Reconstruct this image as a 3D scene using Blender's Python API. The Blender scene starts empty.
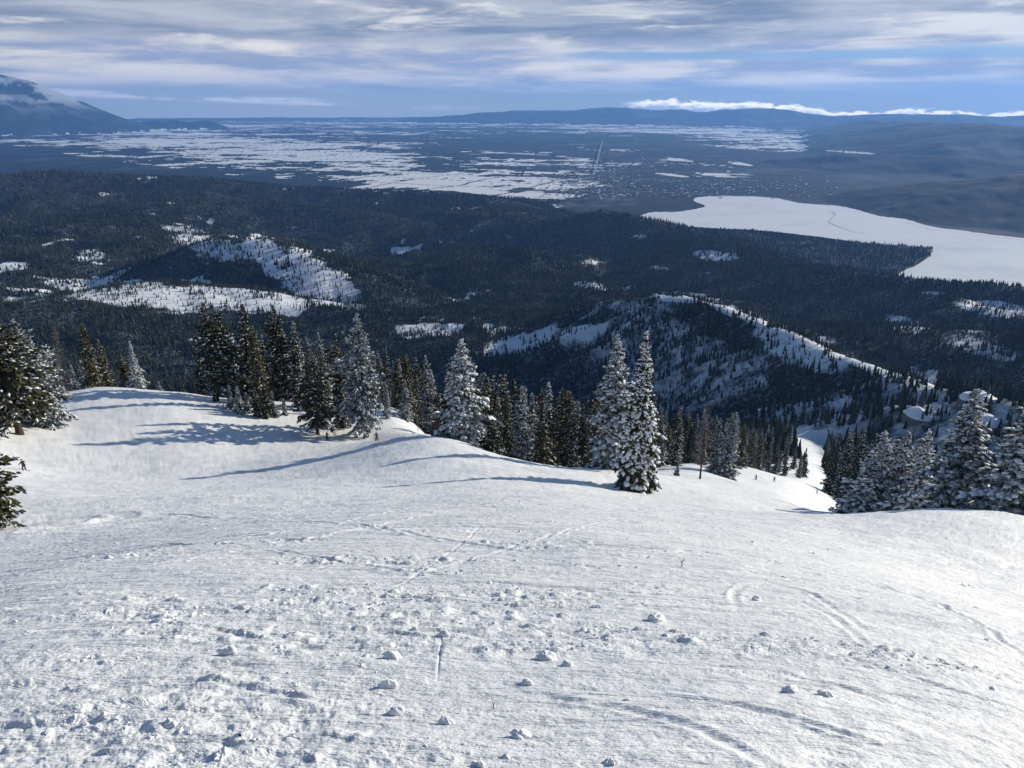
import bpy, math, random
import numpy as np
from math import radians as R

# ------------------------------------------------------------------ camera, sky, sun, exposure
scene = bpy.context.scene
C = scene.collection
EYE = 1.7
PITCH = 20.4
F = 750.0
cam_d = bpy.data.cameras.new('camera'); cam = bpy.data.objects.new('camera', cam_d); C.objects.link(cam)
cam.location = (0, 0, 0); cam.rotation_euler = (R(90 - PITCH), 0, 0)
cam_d.sensor_width = 36; cam_d.lens = F / 1024 * 36
cam_d.clip_start = 0.1; cam_d.clip_end = 300000
scene.camera = cam

SUN_AZ, SUN_EL = 60.0, 17.2
world = bpy.data.worlds.new('World'); scene.world = world; world.use_nodes = True

class NT:
    """small helper for writing node trees"""
    def __init__(s, tree): s.t = tree; s.n = tree.nodes; s.l = tree.links
    def node(s, kind, **kw):
        n = s.n.new(kind)
        for k, v in kw.items(): setattr(n, k, v)
        return n
    def put(s, sock, v):
        if hasattr(v, 'is_output'): s.l.new(v, sock)
        elif v is not None: sock.default_value = v
    def math(s, op, a, b=None, c=None, clamp=False):
        n = s.node('ShaderNodeMath', operation=op); n.use_clamp = clamp
        for i, v in enumerate((a, b, c)):
            if v is not None: s.put(n.inputs[i], v)
        return n.outputs[0]
    def mr(s, v, a, b, c=0.0, d=1.0, smooth=True):
        n = s.node('ShaderNodeMapRange', interpolation_type='SMOOTHSTEP' if smooth else 'LINEAR')
        s.put(n.inputs[0], v)
        for i, x in enumerate((a, b, c, d)): s.put(n.inputs[i + 1], x)
        return n.outputs[0]
    def mix(s, f, a, b):
        n = s.node('ShaderNodeMix', data_type='RGBA')
        s.put(n.inputs[0], f)
        s.put(n.inputs[6], a if hasattr(a, 'is_output') else (*a, 1)[:4])
        s.put(n.inputs[7], b if hasattr(b, 'is_output') else (*b, 1)[:4])
        return n.outputs[2]
    def noise(s, vec, scale, detail=4, rough=.55, dist=0.0):
        n = s.node('ShaderNodeTexNoise'); s.put(n.inputs['Vector'], vec)
        n.inputs['Scale'].default_value = scale; n.inputs['Detail'].default_value = detail
        n.inputs['Roughness'].default_value = rough; n.inputs['Distortion'].default_value = dist
        return n.outputs['Fac']
    def comb(s, x, y, z):
        n = s.node('ShaderNodeCombineXYZ')
        for i, v in enumerate((x, y, z)): s.put(n.inputs[i], v)
        return n.outputs[0]

def build_world():
    w = NT(world.node_tree); w.n.clear()
    out = w.node('ShaderNodeOutputWorld'); bg = w.node('ShaderNodeBackground')
    w.l.new(bg.outputs[0], out.inputs[0])
    sky = w.node('ShaderNodeTexSky', sky_type='NISHITA'); sky.sun_disc = False
    sky.sun_elevation = R(SUN_EL); sky.sun_rotation = R(SUN_AZ); sky.altitude = 1800
    sky.air_density = 1.0; sky.dust_density = 0.3; sky.ozone_density = 2.0
    tc = w.node('ShaderNodeTexCoord'); sep = w.node('ShaderNodeSeparateXYZ')
    w.l.new(tc.outputs['Generated'], sep.inputs[0]); x, y, z = sep.outputs
    az = w.math('ARCTAN2', x, y)                                   # radians, 0 straight ahead
    K = 10.0                                                       # cloud colours below are display-linear; background strength is 0.1
    def col(r, g, b): return (r * K, g * K, b * K)
    # streaky stratus decks: noise in azimuth / stretched elevation
    v1 = w.comb(w.math('MULTIPLY', az, 3.2), w.math('MULTIPLY', z, 27.0), 0.0)
    v2 = w.comb(w.math('MULTIPLY', az, 5.5), w.math('MULTIPLY', z, 44.0), 3.7)
    v3 = w.comb(w.math('MULTIPLY', az, 2.2), w.math('MULTIPLY', z, 34.0), 9.1)
    n1 = w.noise(v1, 1.0, 7, .58, .35); n2 = w.noise(v2, 1.0, 6, .60, .30); n3 = w.noise(v3, 1.0, 4, .5, .2)
    base = w.mix(w.mr(z, 0.0, 0.045), col(.43, .46, .44), col(.30, .34, .41))
    # left of the frame the low sky is paler, veiled
    veil = w.math('MULTIPLY', w.mr(az, .12, -.25), .55)
    base = w.mix(veil, base, col(.60, .61, .58))
    # creamy mid band
    band = w.math('MULTIPLY', w.mr(w.math('MULTIPLY_ADD', w.math('SUBTRACT', n3, .5), .03, z), .012, .026), w.mr(z, .092, .064))
    mid = w.math('MULTIPLY', band, w.mr(w.math('ADD', n1, w.math('MULTIPLY', n2, .35)), .36, .58))
    midc = w.mix(w.mr(w.math('MULTIPLY_ADD', n1, .6, w.math('MULTIPLY', n2, .6)), .50, .70), col(.36, .40, .52), col(.98, .90, .78))
    c1 = w.mix(mid, base, midc)
    # a clear blue slot to the right of centre
    slot = w.math('MULTIPLY', w.mr(w.math('ABSOLUTE', w.math('SUBTRACT', z, w.math('MULTIPLY_ADD', n3, .016, .046))), .0075, .0025), w.mr(az, .02, .12))
    c1 = w.mix(w.math('MULTIPLY', slot, .85), c1, col(.26, .42, .62))
    # grey-violet deck above
    deck = w.math('MULTIPLY', w.mr(w.math('MULTIPLY_ADD', w.math('SUBTRACT', n1, .5), .05, z), .062, .078), 1.0)
    deckc = w.mix(w.mr(n1, .38, .64), col(.185, .235, .32), col(.55, .57, .60))
    deckc = w.mix(w.math('MULTIPLY', w.mr(w.math('ADD', n2, w.mr(az, .15, .6, 0.0, .09)), .52, .66), .8), deckc, col(.90, .86, .80))
    c2 = w.mix(deck, c1, deckc)
    # cumulus bank lying on the far range, sunlit, right half; a paler bank far left
    v4 = w.comb(w.math('MULTIPLY', az, 60.0), w.math('MULTIPLY', z, 190.0), 1.3)
    n4 = w.noise(v4, 1.0, 6, .62, .3)
    v5 = w.comb(w.math('MULTIPLY', az, 9.0), 0.0, 6.3)
    n5 = w.noise(v5, 1.0, 3, .5)
    top = w.math('MULTIPLY_ADD', w.math('SUBTRACT', n5, .50), .034, w.math('MULTIPLY_ADD', w.math('SUBTRACT', n4, .5), .017, -.0004))
    side = w.mr(az, .13, .17)
    tilt = w.math('MULTIPLY', w.math('SUBTRACT', az, .15), -.026)
    cum = w.math('MULTIPLY', w.mr(w.math('SUBTRACT', z, w.math('ADD', top, tilt)), .0062, .0030), side)
    cumc = w.mix(w.mr(w.math('SUBTRACT', z, w.math('ADD', top, tilt)), -.004, .004), col(.55, .62, .78), col(2.6, 2.3, 1.95))
    c3 = w.mix(cum, c2, cumc)
    lb = w.math('MULTIPLY', w.mr(w.math('ABSOLUTE', w.math('SUBTRACT', z, w.math('MULTIPLY_ADD', w.math('ADD', az, .5), -.035, .0125))), .006, .001), w.mr(w.math('ADD', n2, w.math('MULTIPLY', n4, .3)), .58, .75))
    lb = w.math('MULTIPLY', lb, w.mr(az, .0, -.2))
    c3 = w.mix(lb, c3, col(1.1, 1.05, 1.0))
    # overhead: the real sky model with broken cloud
    up = w.mr(z, .125, .20)
    brk = w.mix(w.mr(w.noise(w.comb(x, y, w.math('MULTIPLY', z, 3.0)), 2.2, 5), .64, .80), sky.outputs[0], col(.34, .40, .56))
    c4 = w.mix(up, c3, brk)
    w.put(bg.inputs[0], c4); bg.inputs[1].default_value = 0.10
build_world()

sd = bpy.data.lights.new('sun', 'SUN'); so = bpy.data.objects.new('sun', sd); C.objects.link(so)
sd.energy = 5.0; sd.angle = R(0.55); sd.color = (1.0, .925, .77)
_sa, _se = R(SUN_AZ), R(SUN_EL)
SUN = np.array([math.sin(_sa) * math.cos(_se), math.cos(_sa) * math.cos(_se), math.sin(_se)])
so.rotation_euler = (R(90 - SUN_EL), 0, R(180 - SUN_AZ)); so.location = (60, 40, 80)

vs = scene.view_settings
vs.view_transform = 'Standard'; vs.look = 'None'; vs.gamma = 1; vs.exposure = 0.16; vs.use_curve_mapping = False
cy = scene.cycles
cy.use_denoising = True
try: cy.denoiser = 'OPENIMAGEDENOISE'
except Exception: pass
cy.max_bounces = 5; cy.diffuse_bounces = 2; cy.glossy_bounces = 1; cy.transmission_bounces = 1; cy.volume_bounces = 1
cy.transparent_max_bounces = 4
cy.use_adaptive_sampling = True; cy.adaptive_threshold = 0.015

# ------------------------------------------------------------------ projection helpers
_p = R(PITCH)
FWD = np.array([0, math.cos(_p), -math.sin(_p)]); UP = np.array([0, math.sin(_p), math.cos(_p)]); RT = np.array([1., 0, 0])
def ray(px, row):
    """azimuth and tangent of the depression angle of a photo point"""
    d = FWD + RT * (px - 512) / F + UP * (384 - row) / F
    h = math.hypot(d[0], d[1]); return math.atan2(d[0], d[1]), -d[2] / h
def project(x, y, z):
    zc = x * FWD[0] + y * FWD[1] + z * FWD[2]
    zc = np.where(zc < .1, .1, zc)
    return 512 + F * x / zc, 384 - F * (y * UP[1] + z * UP[2]) / zc

# ------------------------------------------------------------------ noise
def _hash(ix, iy, s):
    h = (ix.astype(np.int64) * 374761393 + iy.astype(np.int64) * 668265263 + s * 974711) & 0x7fffffff
    h = ((h ^ (h >> 13)) * 1274126177) & 0x7fffffff
    h = (h ^ (h >> 16)) & 0x7fffffff
    return (h % 100003) / 100003.0
def vnoise(x, y, s=0):
    x = np.asarray(x, float); y = np.asarray(y, float)
    x0 = np.floor(x); y0 = np.floor(y); fx = x - x0; fy = y - y0
    fx = fx * fx * fx * (fx * (fx * 6 - 15) + 10); fy = fy * fy * fy * (fy * (fy * 6 - 15) + 10)
    a = _hash(x0, y0, s); b = _hash(x0 + 1, y0, s); c = _hash(x0, y0 + 1, s); d = _hash(x0 + 1, y0 + 1, s)
    return (a + (b - a) * fx) * (1 - fy) + (c + (d - c) * fx) * fy
def fbm(x, y, s=0, o=5, lac=2.03, g=.5):
    v = 0; a = 1; t = 0
    for i in range(o):
        ang = .6 * i; ca, sa = math.cos(ang), math.sin(ang)
        v = v + a * (vnoise(x * ca - y * sa + 17.3 * i, x * sa + y * ca - 9.1 * i, s + i) - .5); t += a
        x = x * lac; y = y * lac; a *= g
    return v / t * 2          # about -1..1
def ridged(x, y, s=0, o=4):
    v = 0; a = 1; t = 0
    for i in range(o):
        v = v + a * (1 - np.abs(vnoise(x, y, s + i) * 2 - 1)); t += a
        x = x * 2.1 + 5.2; y = y * 2.1 - 3.1; a *= .5
    return v / t
def sst(v, a, b):
    t = np.clip((v - a) / (b - a), 0, 1); return t * t * (3 - 2 * t)

# ------------------------------------------------------------------ terrain heights
KU = 2.6
ctl = []
def cp(px, row, r):
    a, t = ray(px, row); ctl.append((a * KU, math.log(r), t - EYE / r))
def cz(px, r, z):
    a, _ = ray(px, 400); ctl.append((a * KU, math.log(r), -z / r - EYE / r))
for r, ts in ((1.0, (.40, .50, .40)), (3, (.40, .50, .43)), (10, (.40, .495, .455)), (25, (.46, .50, .51))):
    for a, t in zip((-38, 0, 38), ts): ctl.append((R(a) * KU, math.log(r), t))
for p in ((10, 517, 50), (200, 496, 58), (390, 487, 60), (640, 491, 75), (20, 472, 112), (25, 461, 124), (130, 455, 128), (250, 446, 132), (18, 431, 142),
          (60, 406, 162), (-10, 402, 172), (-80, 406, 176), (30, 396, 180), (100, 388, 184), (180, 393, 186), (250, 400, 190), (305, 403, 192), (405, 413, 178), (320, 435, 143), (372, 438, 141), (420, 435, 132), (463, 443, 113),
          (500, 456, 108), (560, 467, 100), (610, 470, 95), (700, 480, 140), (640, 474, 135), (690, 467, 195), (740, 466, 270), (757, 476, 300), (828, 498, 270),
          (800, 459, 480), (805, 441, 700), (807, 432, 900), (850, 521, 105), (945, 521, 78), (1020, 522, 72), (720, 500, 80), (800, 517, 60), (800, 519, 40), (740, 492, 120), (740, 484, 190), (800, 514, 92), (800, 503, 150), (800, 493, 220), (800, 483, 300)): cp(*p)
for px in (-80, 0, 120, 240, 340):
    for r, z in ((260, -122), (400, -198), (700, -335), (1000, -425)): cz(px, r, z)
for px in (470, 560):
    for r, z in ((160, -86), (260, -138), (400, -208), (700, -345), (1000, -435)): cz(px, r, z)
for r, z in ((400, -205), (700, -340), (1000, -420)): cz(650, r, z)
for px in (950, 1080):
    for r, z in ((125, -80), (200, -128), (400, -222), (700, -345), (1000, -425)): cz(px, r, z)
for px in (-60, 250, 500):
    for row, r in ((396, 1150), (350, 1700), (304, 2300), (264, 3100), (226, 4300)): cp(px, row, r)
for px in (730, 960, 1100):
    for row, r in ((398, 1200), (352, 1700), (306, 2250)): cp(px, row, r)
cz(-60, 5300, -500); cz(250, 5300, -575); cz(-60, 6300, -600); cz(250, 6300, -740); cz(500, 5200, -650); cz(500, 6000, -745)
cz(720, 2700, -640); cz(720, 3300, -724); cz(720, 4400, -770); cz(840, 2500, -660); cz(840, 2900, -724); cz(960, 2400, -680); cz(960, 2750, -735); cz(1100, 2350, -690); cz(1100, 2650, -735)
cz(960, 5000, -820); cz(1100, 5000, -820); cz(720, 6000, -820)
P = np.array(ctl)
def tps(d2): return .5 * d2 * np.log(d2 + 1e-12)
def _fit():
    n = len(P); d2 = (P[:, None, 0] - P[None, :, 0]) ** 2 + (P[:, None, 1] - P[None, :, 1]) ** 2
    A = np.zeros((n + 3, n + 3)); A[:n, :n] = tps(d2) + np.eye(n) * 1e-4
    A[:n, n] = 1; A[:n, n + 1:] = P[:, :2]; A[n, :n] = 1; A[n + 1:, :n] = P[:, :2].T
    return np.linalg.solve(A, np.concatenate([P[:, 2], np.zeros(3)]))
W = _fit()
def rbf(u, v):
    out = W[-3] + W[-2] * u + W[-1] * v
    for i in range(len(P)): out = out + W[i] * tps((u - P[i, 0]) ** 2 + (v - P[i, 1]) ** 2)
    return out
def ctlpt(px, row, r):
    a, t = ray(px, row); return (r * math.sin(a), r * math.cos(a), -t * r)
def ridge(pts, sl, sr, rnd=30):
    """crest line through photo points at given distances; slopes to the viewer's side and beyond"""
    q = [ctlpt(*p) for p in pts]
    def f(x, y):
        best = np.full(x.shape, -1e5)
        for a, b in zip(q[:-1], q[1:]):
            dx, dy = b[0] - a[0], b[1] - a[1]; L2 = dx * dx + dy * dy
            t = np.clip(((x - a[0]) * dx + (y - a[1]) * dy) / L2, 0, 1)
            cx, cyy = a[0] + t * dx, a[1] + t * dy
            d = np.hypot(x - cx, y - cyy); d = np.sqrt(d * d + rnd * rnd) - rnd
            side = np.hypot(x, y) < np.hypot(cx, cyy)
            z = a[2] + t * (b[2] - a[2]) - d * np.where(side, sl, sr)
            best = np.maximum(best, z)
        return best
    return f
RIDGES = [
    ridge([(575, 308, 1620), (610, 300, 1520), (680, 296, 1400), (722, 309, 1280), (800, 338, 1090), (870, 366, 950), (930, 384, 860), (1010, 398, 760), (1090, 420, 700)], .62, .46, 12),
    ridge([(150, 262, 2800), (215, 240, 2760), (268, 240, 2620), (320, 262, 2400), (372, 291, 2200)], .36, .40, 40),
    ridge([(20, 306, 2000), (90, 292, 2080), (150, 283, 2150), (230, 290, 2120)], .22, .3, 40),
    ridge([(380, 238, 4000), (480, 226, 4000), (545, 222, 3950), (600, 212, 3880), (660, 222, 3800), (730, 240, 3650), (780, 254, 3050)], .36, .4, 30),
    ridge([(470, 350, 1420), (520, 340, 1500), (570, 326, 1600)], .30, .3, 30),
    ridge([(60, 222, 4100), (160, 206, 4300), (250, 203, 4400), (340, 208, 4300), (420, 222, 4200)], .38, .26, 30),
    ridge([(-60, 178, 5900), (60, 172, 5900), (190, 178, 5700), (300, 188, 5500), (400, 192, 5400), (480, 196, 5200), (520, 207, 5100)], .34, .22, 40),
    ridge([(700, 275, 2700), (790, 290, 2450), (900, 306, 2200), (1040, 320, 2050)], .16, .3, 60),
    ridge([(840, 328, 1750), (930, 330, 1700), (1060, 338, 1600)], .2, .3, 50),
    ridge([(630, 226, 3900), (690, 240, 3400), (740, 251, 3000), (800, 264, 2700), (860, 271, 2500), (940, 280, 2350), (1060, 292, 2250)], .22, .50, 25),
    ridge([(30, 196, 5000), (120, 192, 5100), (200, 190, 5100)], .36, .3, 30),
    ridge([(240, 300, 2050), (330, 312, 1950), (430, 318, 1900)], .40, .3, 30),
    ridge([(380, 262, 3050), (470, 270, 2900), (560, 275, 2800)], .38, .3, 30),
    ridge([(-40, 244, 3500), (60, 240, 3500), (140, 250, 3300)], .40, .3, 30),
    ridge([(740, 230, 4820), (830, 240, 4600), (900, 250, 4430), (930, 257, 4280)], .004, .30, 10),
]
SPUR_AZ = ray(930, 257)[0]
def smax(a, b, k):
    h = np.clip(.5 + .5 * (a - b) / k, 0, 1); return b + (a - b) * h + k * h * (1 - h)
def base_z(x, y, detail=True):
    x = np.asarray(x, float); y = np.asarray(y, float)
    r = np.hypot(x, y); rr = np.maximum(r, .3); az = np.arctan2(x, y)
    azc = np.clip(az, -R(48), R(48))
    z = -(rbf(azc * KU, np.log(np.minimum(rr, 6500))) * rr + EYE)
    far = r > 500
    if far.any():
        xf, yf, rf = x[far], y[far], r[far]; zf = z[far]
        azf = np.arctan2(xf, yf); amp = sst(rf, 700, 1600) * (1 - .80 * sst(azf, R(9), R(15)) * sst(rf, 2250, 2700))
        zf = zf + amp * (74 * fbm(xf / 760, yf / 620, 11, 5) * (1 + .5 * sst(rf, 2500, 4500)) + 74 * (ridged(xf / 560, yf / 560, 31, 4) - .6))
        for i, f in enumerate(RIDGES):
            zr = f(xf, yf) + (4 if f is RIDGES[-1] else np.where(rf > 3000, 14, 7)) * fbm(xf / 260, yf / 260, 50 + i, 4)
            if f is RIDGES[-1]: edge = np.interp(azf, [ray(q_, 260)[0] for q_ in (840, 870, 900, 920, 931)], [3100, 3350, 3750, 4080, 4330]) + 40 * fbm(xf / 120, yf / 120, 77, 3); zr = zr - 90 * np.maximum(sst(azf, SPUR_AZ, SPUR_AZ + R(.4)), sst(azf, SPUR_AZ - R(6), SPUR_AZ - R(5)) * sst(edge - rf, -10, 60))
            if i == 0: zr = zr + 16 * (ridged(xf / 120 + .3, yf / 120, 71, 3) - .62)
            zf = smax(zf, zr, 12)
        z[far] = zf
    w = sst(np.abs(az), R(48), R(88))
    zb = -EYE - .5 * np.clip(y, -60, 1e9) - .32 * np.maximum(r - 160, 0)
    zb = np.maximum(zb, -720)
    z = z * (1 - w) + zb * w
    if detail: z = z + near_detail(x, y, r)
    return z
_a0, _t0 = ray(6, 524); FIR_XY = (42 * math.sin(_a0), 42 * math.cos(_a0))
def plane_pt(px, row):
    a, t = ray(px, row); c = .50 * math.cos(a) + .06 * abs(math.sin(a)); r = min(EYE / max(t - c, .02), 60); return (r * math.sin(a), r * math.cos(a))
def spline(pts, n=7):
    return smooth_open(pts, n)
def smooth_open(q, n):
    q = [q[0]] + list(q) + [q[-1]]; out = []
    for i in range(1, len(q) - 2):
        p0, p1, p2, p3 = (np.array(v, float) for v in q[i - 1:i + 3])
        for k in range(n):
            t = k / n; out.append(tuple(.5 * ((2 * p1) + (-p0 + p2) * t + (2 * p0 - 5 * p1 + 4 * p2 - p3) * t * t + (-p0 + 3 * p1 - 3 * p2 + p3) * t ** 3)))
    return out + [tuple(q[-1])]
TRACKS = [(smooth_open([plane_pt(*p) for p in pts], 4), wd, dp) for pts, wd, dp in (
    ([(742, 618), (733, 600), (752, 588), (790, 590), (826, 604), (858, 626), (905, 642)], .06, .022),
    ([(760, 604), (800, 604), (835, 622), (870, 648), (905, 668)], .06, .024),
    ([(444, 634), (442, 648), (440, 664), (437, 694)], .012, .016),
    ([(180, 640), (260, 622), (340, 612), (430, 608), (520, 611), (600, 617), (662, 624)], .07, .034),
    ([(0, 668), (90, 648), (190, 650), (300, 662), (420, 668)], .05, .018),
    ([(470, 690), (560, 700), (650, 722), (730, 752), (790, 790)], .06, .026), ([(560, 690), (660, 700), (780, 724), (900, 756)], .05, .022),
    ([(680, 672), (780, 682), (890, 706), (1040, 748)], .05, .020), ([(720, 650), (840, 664), (960, 690), (1040, 704)], .05, .018),
    ([(0, 590), (120, 574), (250, 548), (360, 524), (430, 505)], .06, .022), ([(0, 606), (130, 588), (270, 560), (390, 530), (470, 508)], .06, .016),
    ([(60, 540), (200, 552), (340, 575), (500, 582), (660, 570)], .06, .020), ([(200, 520), (330, 528), (450, 548), (600, 556), (760, 545)], .08, .022),
    ([(520, 512), (640, 528), (780, 536), (920, 546), (1040, 562)], .08, .022), ([(380, 598), (470, 566), (560, 536), (640, 514)], .06, .012),
    ([(330, 640), (400, 596), (450, 560), (480, 532), (500, 512)], .035, .005), ([(840, 560), (920, 580), (980, 612), (1040, 650)], .06, .020),
    ([(60, 520), (150, 512), (240, 516), (330, 510), (440, 500)], .10, .022), ([(0, 720), (130, 700), (260, 706), (380, 730)], .05, .020))]
def churn_at(x, y, r):
    """how broken up the snow surface is: most in the middle foreground, least to the right"""
    v = fbm(x / 2.4 + 3, y / .9, 21, 4) + .30 * (1 - sst(r, 5, 14)) - .22 * sst(x, .3, 3.5) - .24 + .42 * np.exp(-((x + .1) / 2.0) ** 2 - ((y - 4.6) / 2.6) ** 2) + .22 * np.exp(-((x + 2.6) / 1.6) ** 2 - ((y - 4.8) / 1.6) ** 2)
    return sst(v, -.15, .50)
def near_detail(x, y, r):
    out = np.zeros(x.shape)
    m = r < 950
    X, Y, q = x[m], y[m], r[m]
    d = np.zeros(X.shape)
    d += .8 * fbm(X / 30, Y / 34, 3, 3) * sst(q, 18, 80)
    d += .13 * fbm(X / 2.6, Y / 2.2, 14, 5, 2.2, .62) * sst(q, 9, 40) * (1 - sst(q, 300, 700))
    d += .10 * (ridged(X / 5.5 + .4 * fbm(X / 9, Y / 9, 16, 2), Y / 4.0, 15, 3) - .6) * sst(q, 16, 60) * (1 - sst(q, 300, 600))
    d += .22 * fbm(X / 9 , Y / 6, 4, 4) * sst(q, 5, 40) * (1 - .6 * sst(q, 200, 500))
    n = q < 130
    if n.any():
        x1, y1, q1 = X[n], Y[n], q[n]
        fade = (1 + .5 * sst(q1, 6, 14)) * (1 - .45 * sst(q1, 20, 80))
        churn = churn_at(x1, y1, q1)
        wx = x1 + .25 * fbm(x1 / 1.1, y1 / 1.1, 5, 2)
        wy = y1 + .16 * fbm(x1 / 1.3, y1 / .9, 6, 2)
        e = .052 * fbm(wx / 1.9, wy / .50, 7, 5, 2.05, .58)                        # wind-and-edge streaks running across the slope
        e += (.006 + .030 * churn) * (ridged(wx / .62, wy / .20, 8, 5) - .5)
        e += .026 * (ridged(wx / 2.2 + 4, wy / .36, 18, 4) - .55) * (1 - .4 * churn)
        e += .026 * churn * fbm(x1 / .17, y1 / .11, 9, 4, 2.1, .62) + (.002 + .004 * churn) * fbm(x1 / .06, y1 / .045, 10, 3, 2.1, .65)
        cl = sst(vnoise(x1 / .17, y1 / .14, 12), .66, .98) * churn
        e += .032 * cl * (.4 + vnoise(x1 / .09, y1 / .09, 13))
        # edge cuts of skis: shallow arcs crossing the fall line
        rng = random.Random(5)
        for k in range(110):
            cx, cyy = rng.uniform(-26, 30), rng.uniform(4, 75); rad = rng.uniform(5, 22); sgn = rng.choice((-1, 1))
            yc = cyy + sgn * rad; dd = np.hypot(x1 - cx, y1 - yc) - rad
            half = rng.uniform(1.5, 7)
            inside = (np.abs(x1 - cx) < half) & ((y1 - yc) * -sgn > 0)
            wd = rng.uniform(.028, .05) * (1 + q1 / 26)
            e += (.35 + .65 * vnoise(x1 / .7, y1 / .5, 19)) * np.where(inside, (-.020 * np.exp(-(dd / wd) ** 2) + .016 * np.exp(-((dd - 1.7 * wd) / wd) ** 2)), 0) * sst(half - np.abs(x1 - cx), 0, .8)
        tr = np.zeros(x1.shape)
        for pts, wd, dp in TRACKS:
            best = np.full(x1.shape, 1e9); along = np.zeros(x1.shape); ns_ = len(pts) - 1; k_ = 0
            for a_, b_ in zip(pts[:-1], pts[1:]):
                dx, dy = b_[0] - a_[0], b_[1] - a_[1]; L2 = dx * dx + dy * dy
                t = np.clip(((x1 - a_[0]) * dx + (y1 - a_[1]) * dy) / L2, 0, 1)
                dd = np.hypot(x1 - a_[0] - t * dx, y1 - a_[1] - t * dy); along = np.where(dd < best, (k_ + t) / ns_, along); best = np.minimum(best, dd); k_ += 1
            w_ = .62 * wd * (1 + q1 / 40); br = .35 + .9 * vnoise(x1 / (.25 + q1 * .03), y1 / (.25 + q1 * .03), 23)
            br = br * sst(along, 0, .25) * sst(1 - along, 0, .25); tr += .62 * dp * br * (1 + q1 / 30) * (-np.exp(-(best / w_) ** 2) + (.75 if wd > .02 else 0) * np.exp(-((best - 1.9 * w_) / (.8 * w_)) ** 2))
        d[n] += (e + tr) * fade
    fx0, fy0 = FIR_XY; dd = np.hypot(X - fx0, Y - fy0)
    d += (.22 * np.exp(-((dd - 4.3) / .5) ** 2) - .05 * np.exp(-((dd - 3.3) / .6) ** 2)) * (.7 + .6 * fbm(X / .9, Y / .9, 44, 2)) + .08 * np.exp(-((dd - 6.2) / .35) ** 2)
    out[m] = d
    return out

def on_ground(px, row, rmin=1.5, rmax=900):
    """where the line of sight through a photo point meets the snow slope"""
    a, t = ray(px, row); rs = np.exp(np.linspace(math.log(rmin), math.log(rmax), 900))
    x, y = rs * math.sin(a), rs * math.cos(a)
    z = base_z(x, y); hit = np.where(-rs * t <= z)[0]
    i = hit[0] if len(hit) else int(np.argmin(np.abs(-rs * t - z)))
    return float(x[i]), float(y[i]), float(z[i])

# valley floor and the ranges beyond it
VZ = -720.0
FAR = [
    (ridge([(850, 204, 6500), (930, 188, 6800), (1024, 174, 7000), (1120, 165, 7000)], .17, .34, 60), 22),
    (ridge([(690, 168, 11000), (780, 158, 11000), (850, 153, 10800), (940, 156, 10500), (1030, 166, 10000), (1110, 160, 10000)], .17, .40, 90), 40),
    (ridge([(820, 128, 27000), (860, 122, 25000), (900, 121, 20000), (930, 121, 16500), (960, 122, 15000), (1030, 124, 13500), (1120, 118, 13500)], .19, .4, 120), 80),
    (ridge([(430, 117, 36000), (512, 111, 35500), (570, 109, 35000), (625, 107, 34500), (700, 112, 34000), (760, 109, 33000), (830, 115, 32000), (900, 113, 31000), (1000, 117, 30000), (1120, 113, 30000)], .16, .3, 400), 120),
    (ridge([(-140, 68, 27500), (-60, 66, 27500), (4, 76, 27500), (22, 81, 27400), (42, 96, 27300), (62, 107, 27200), (95, 116, 27000), (140, 121, 27000), (210, 122, 27500)], .42, .5, 150), 110),
    (ridge([(150, 118, 42000), (300, 117.5, 43000), (430, 117, 43000), (520, 116, 42000)], .07, .3, 300), 40),
]
def valley_z(x, y):
    z = np.full(x.shape, VZ); r = np.hypot(x, y)
    z = z + 6 * fbm(x / 1500, y / 1500, 90, 3) * sst(r, 7000, 12000)
    for i, (f, amp) in enumerate(FAR):
        zz = f(x, y) + amp * (fbm(x / (amp * 22), y / (amp * 22), 100 + i, 5) + .8 * (ridged(x / (amp * 16), y / (amp * 16), 120 + i, 4) - .7))
        z = np.maximum(z, zz)
    return z

# ------------------------------------------------------------------ mesh + material helpers
def mesh_np(name, verts, faces, smooth=True, attrs=None, mats=(), midx=None):
    """verts (n,3); faces: (m,k) array or a list of such arrays"""
    if not isinstance(faces, (list, tuple)): faces = [faces]
    faces = [np.asarray(f, np.int32) for f in faces if len(f)]
    me = bpy.data.meshes.new(name)
    me.vertices.add(len(verts)); me.vertices.foreach_set('co', np.asarray(verts, np.float32).ravel())
    loops = np.concatenate([f.ravel() for f in faces]); sizes = np.concatenate([np.full(len(f), f.shape[1], np.int32) for f in faces])
    me.loops.add(len(loops)); me.loops.foreach_set('vertex_index', loops)
    me.polygons.add(len(sizes)); starts = np.zeros(len(sizes), np.int32); starts[1:] = np.cumsum(sizes)[:-1]
    me.polygons.foreach_set('loop_start', starts); me.polygons.foreach_set('loop_total', sizes)
    me.polygons.foreach_set('use_smooth', np.full(len(sizes), smooth))
    for m in mats: me.materials.append(m)
    if midx is not None: me.polygons.foreach_set('material_index', np.asarray(midx, np.int32))
    for k, (dom, v) in (attrs or {}).items():
        a = me.attributes.new(k, 'FLOAT', dom); a.data.foreach_set('value', np.asarray(v, np.float32))
    me.update(); me.validate()
    return me
def link(name, me, parent=None, **props):
    o = bpy.data.objects.new(name, me); C.objects.link(o)
    if parent is not None: o.parent = parent
    for k, v in props.items():
        if v is not None: o[k] = v
    return o
def thing(name, label, category, loc=(0, 0, 0), rz=0, group=None, scale=None):
    o = bpy.data.objects.new(name, None); C.objects.link(o); o.location = loc; o.rotation_euler = (0, 0, rz)
    o['label'] = label; o['category'] = category
    if group: o['group'] = group
    if scale is not None: o.scale = scale
    return o
def grid_faces(nr, nc):
    i = np.arange(nr - 1)[:, None] * nc + np.arange(nc - 1)[None, :]
    i = i.ravel(); return np.stack([i, i + 1, i + nc + 1, i + nc], 1)
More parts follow.
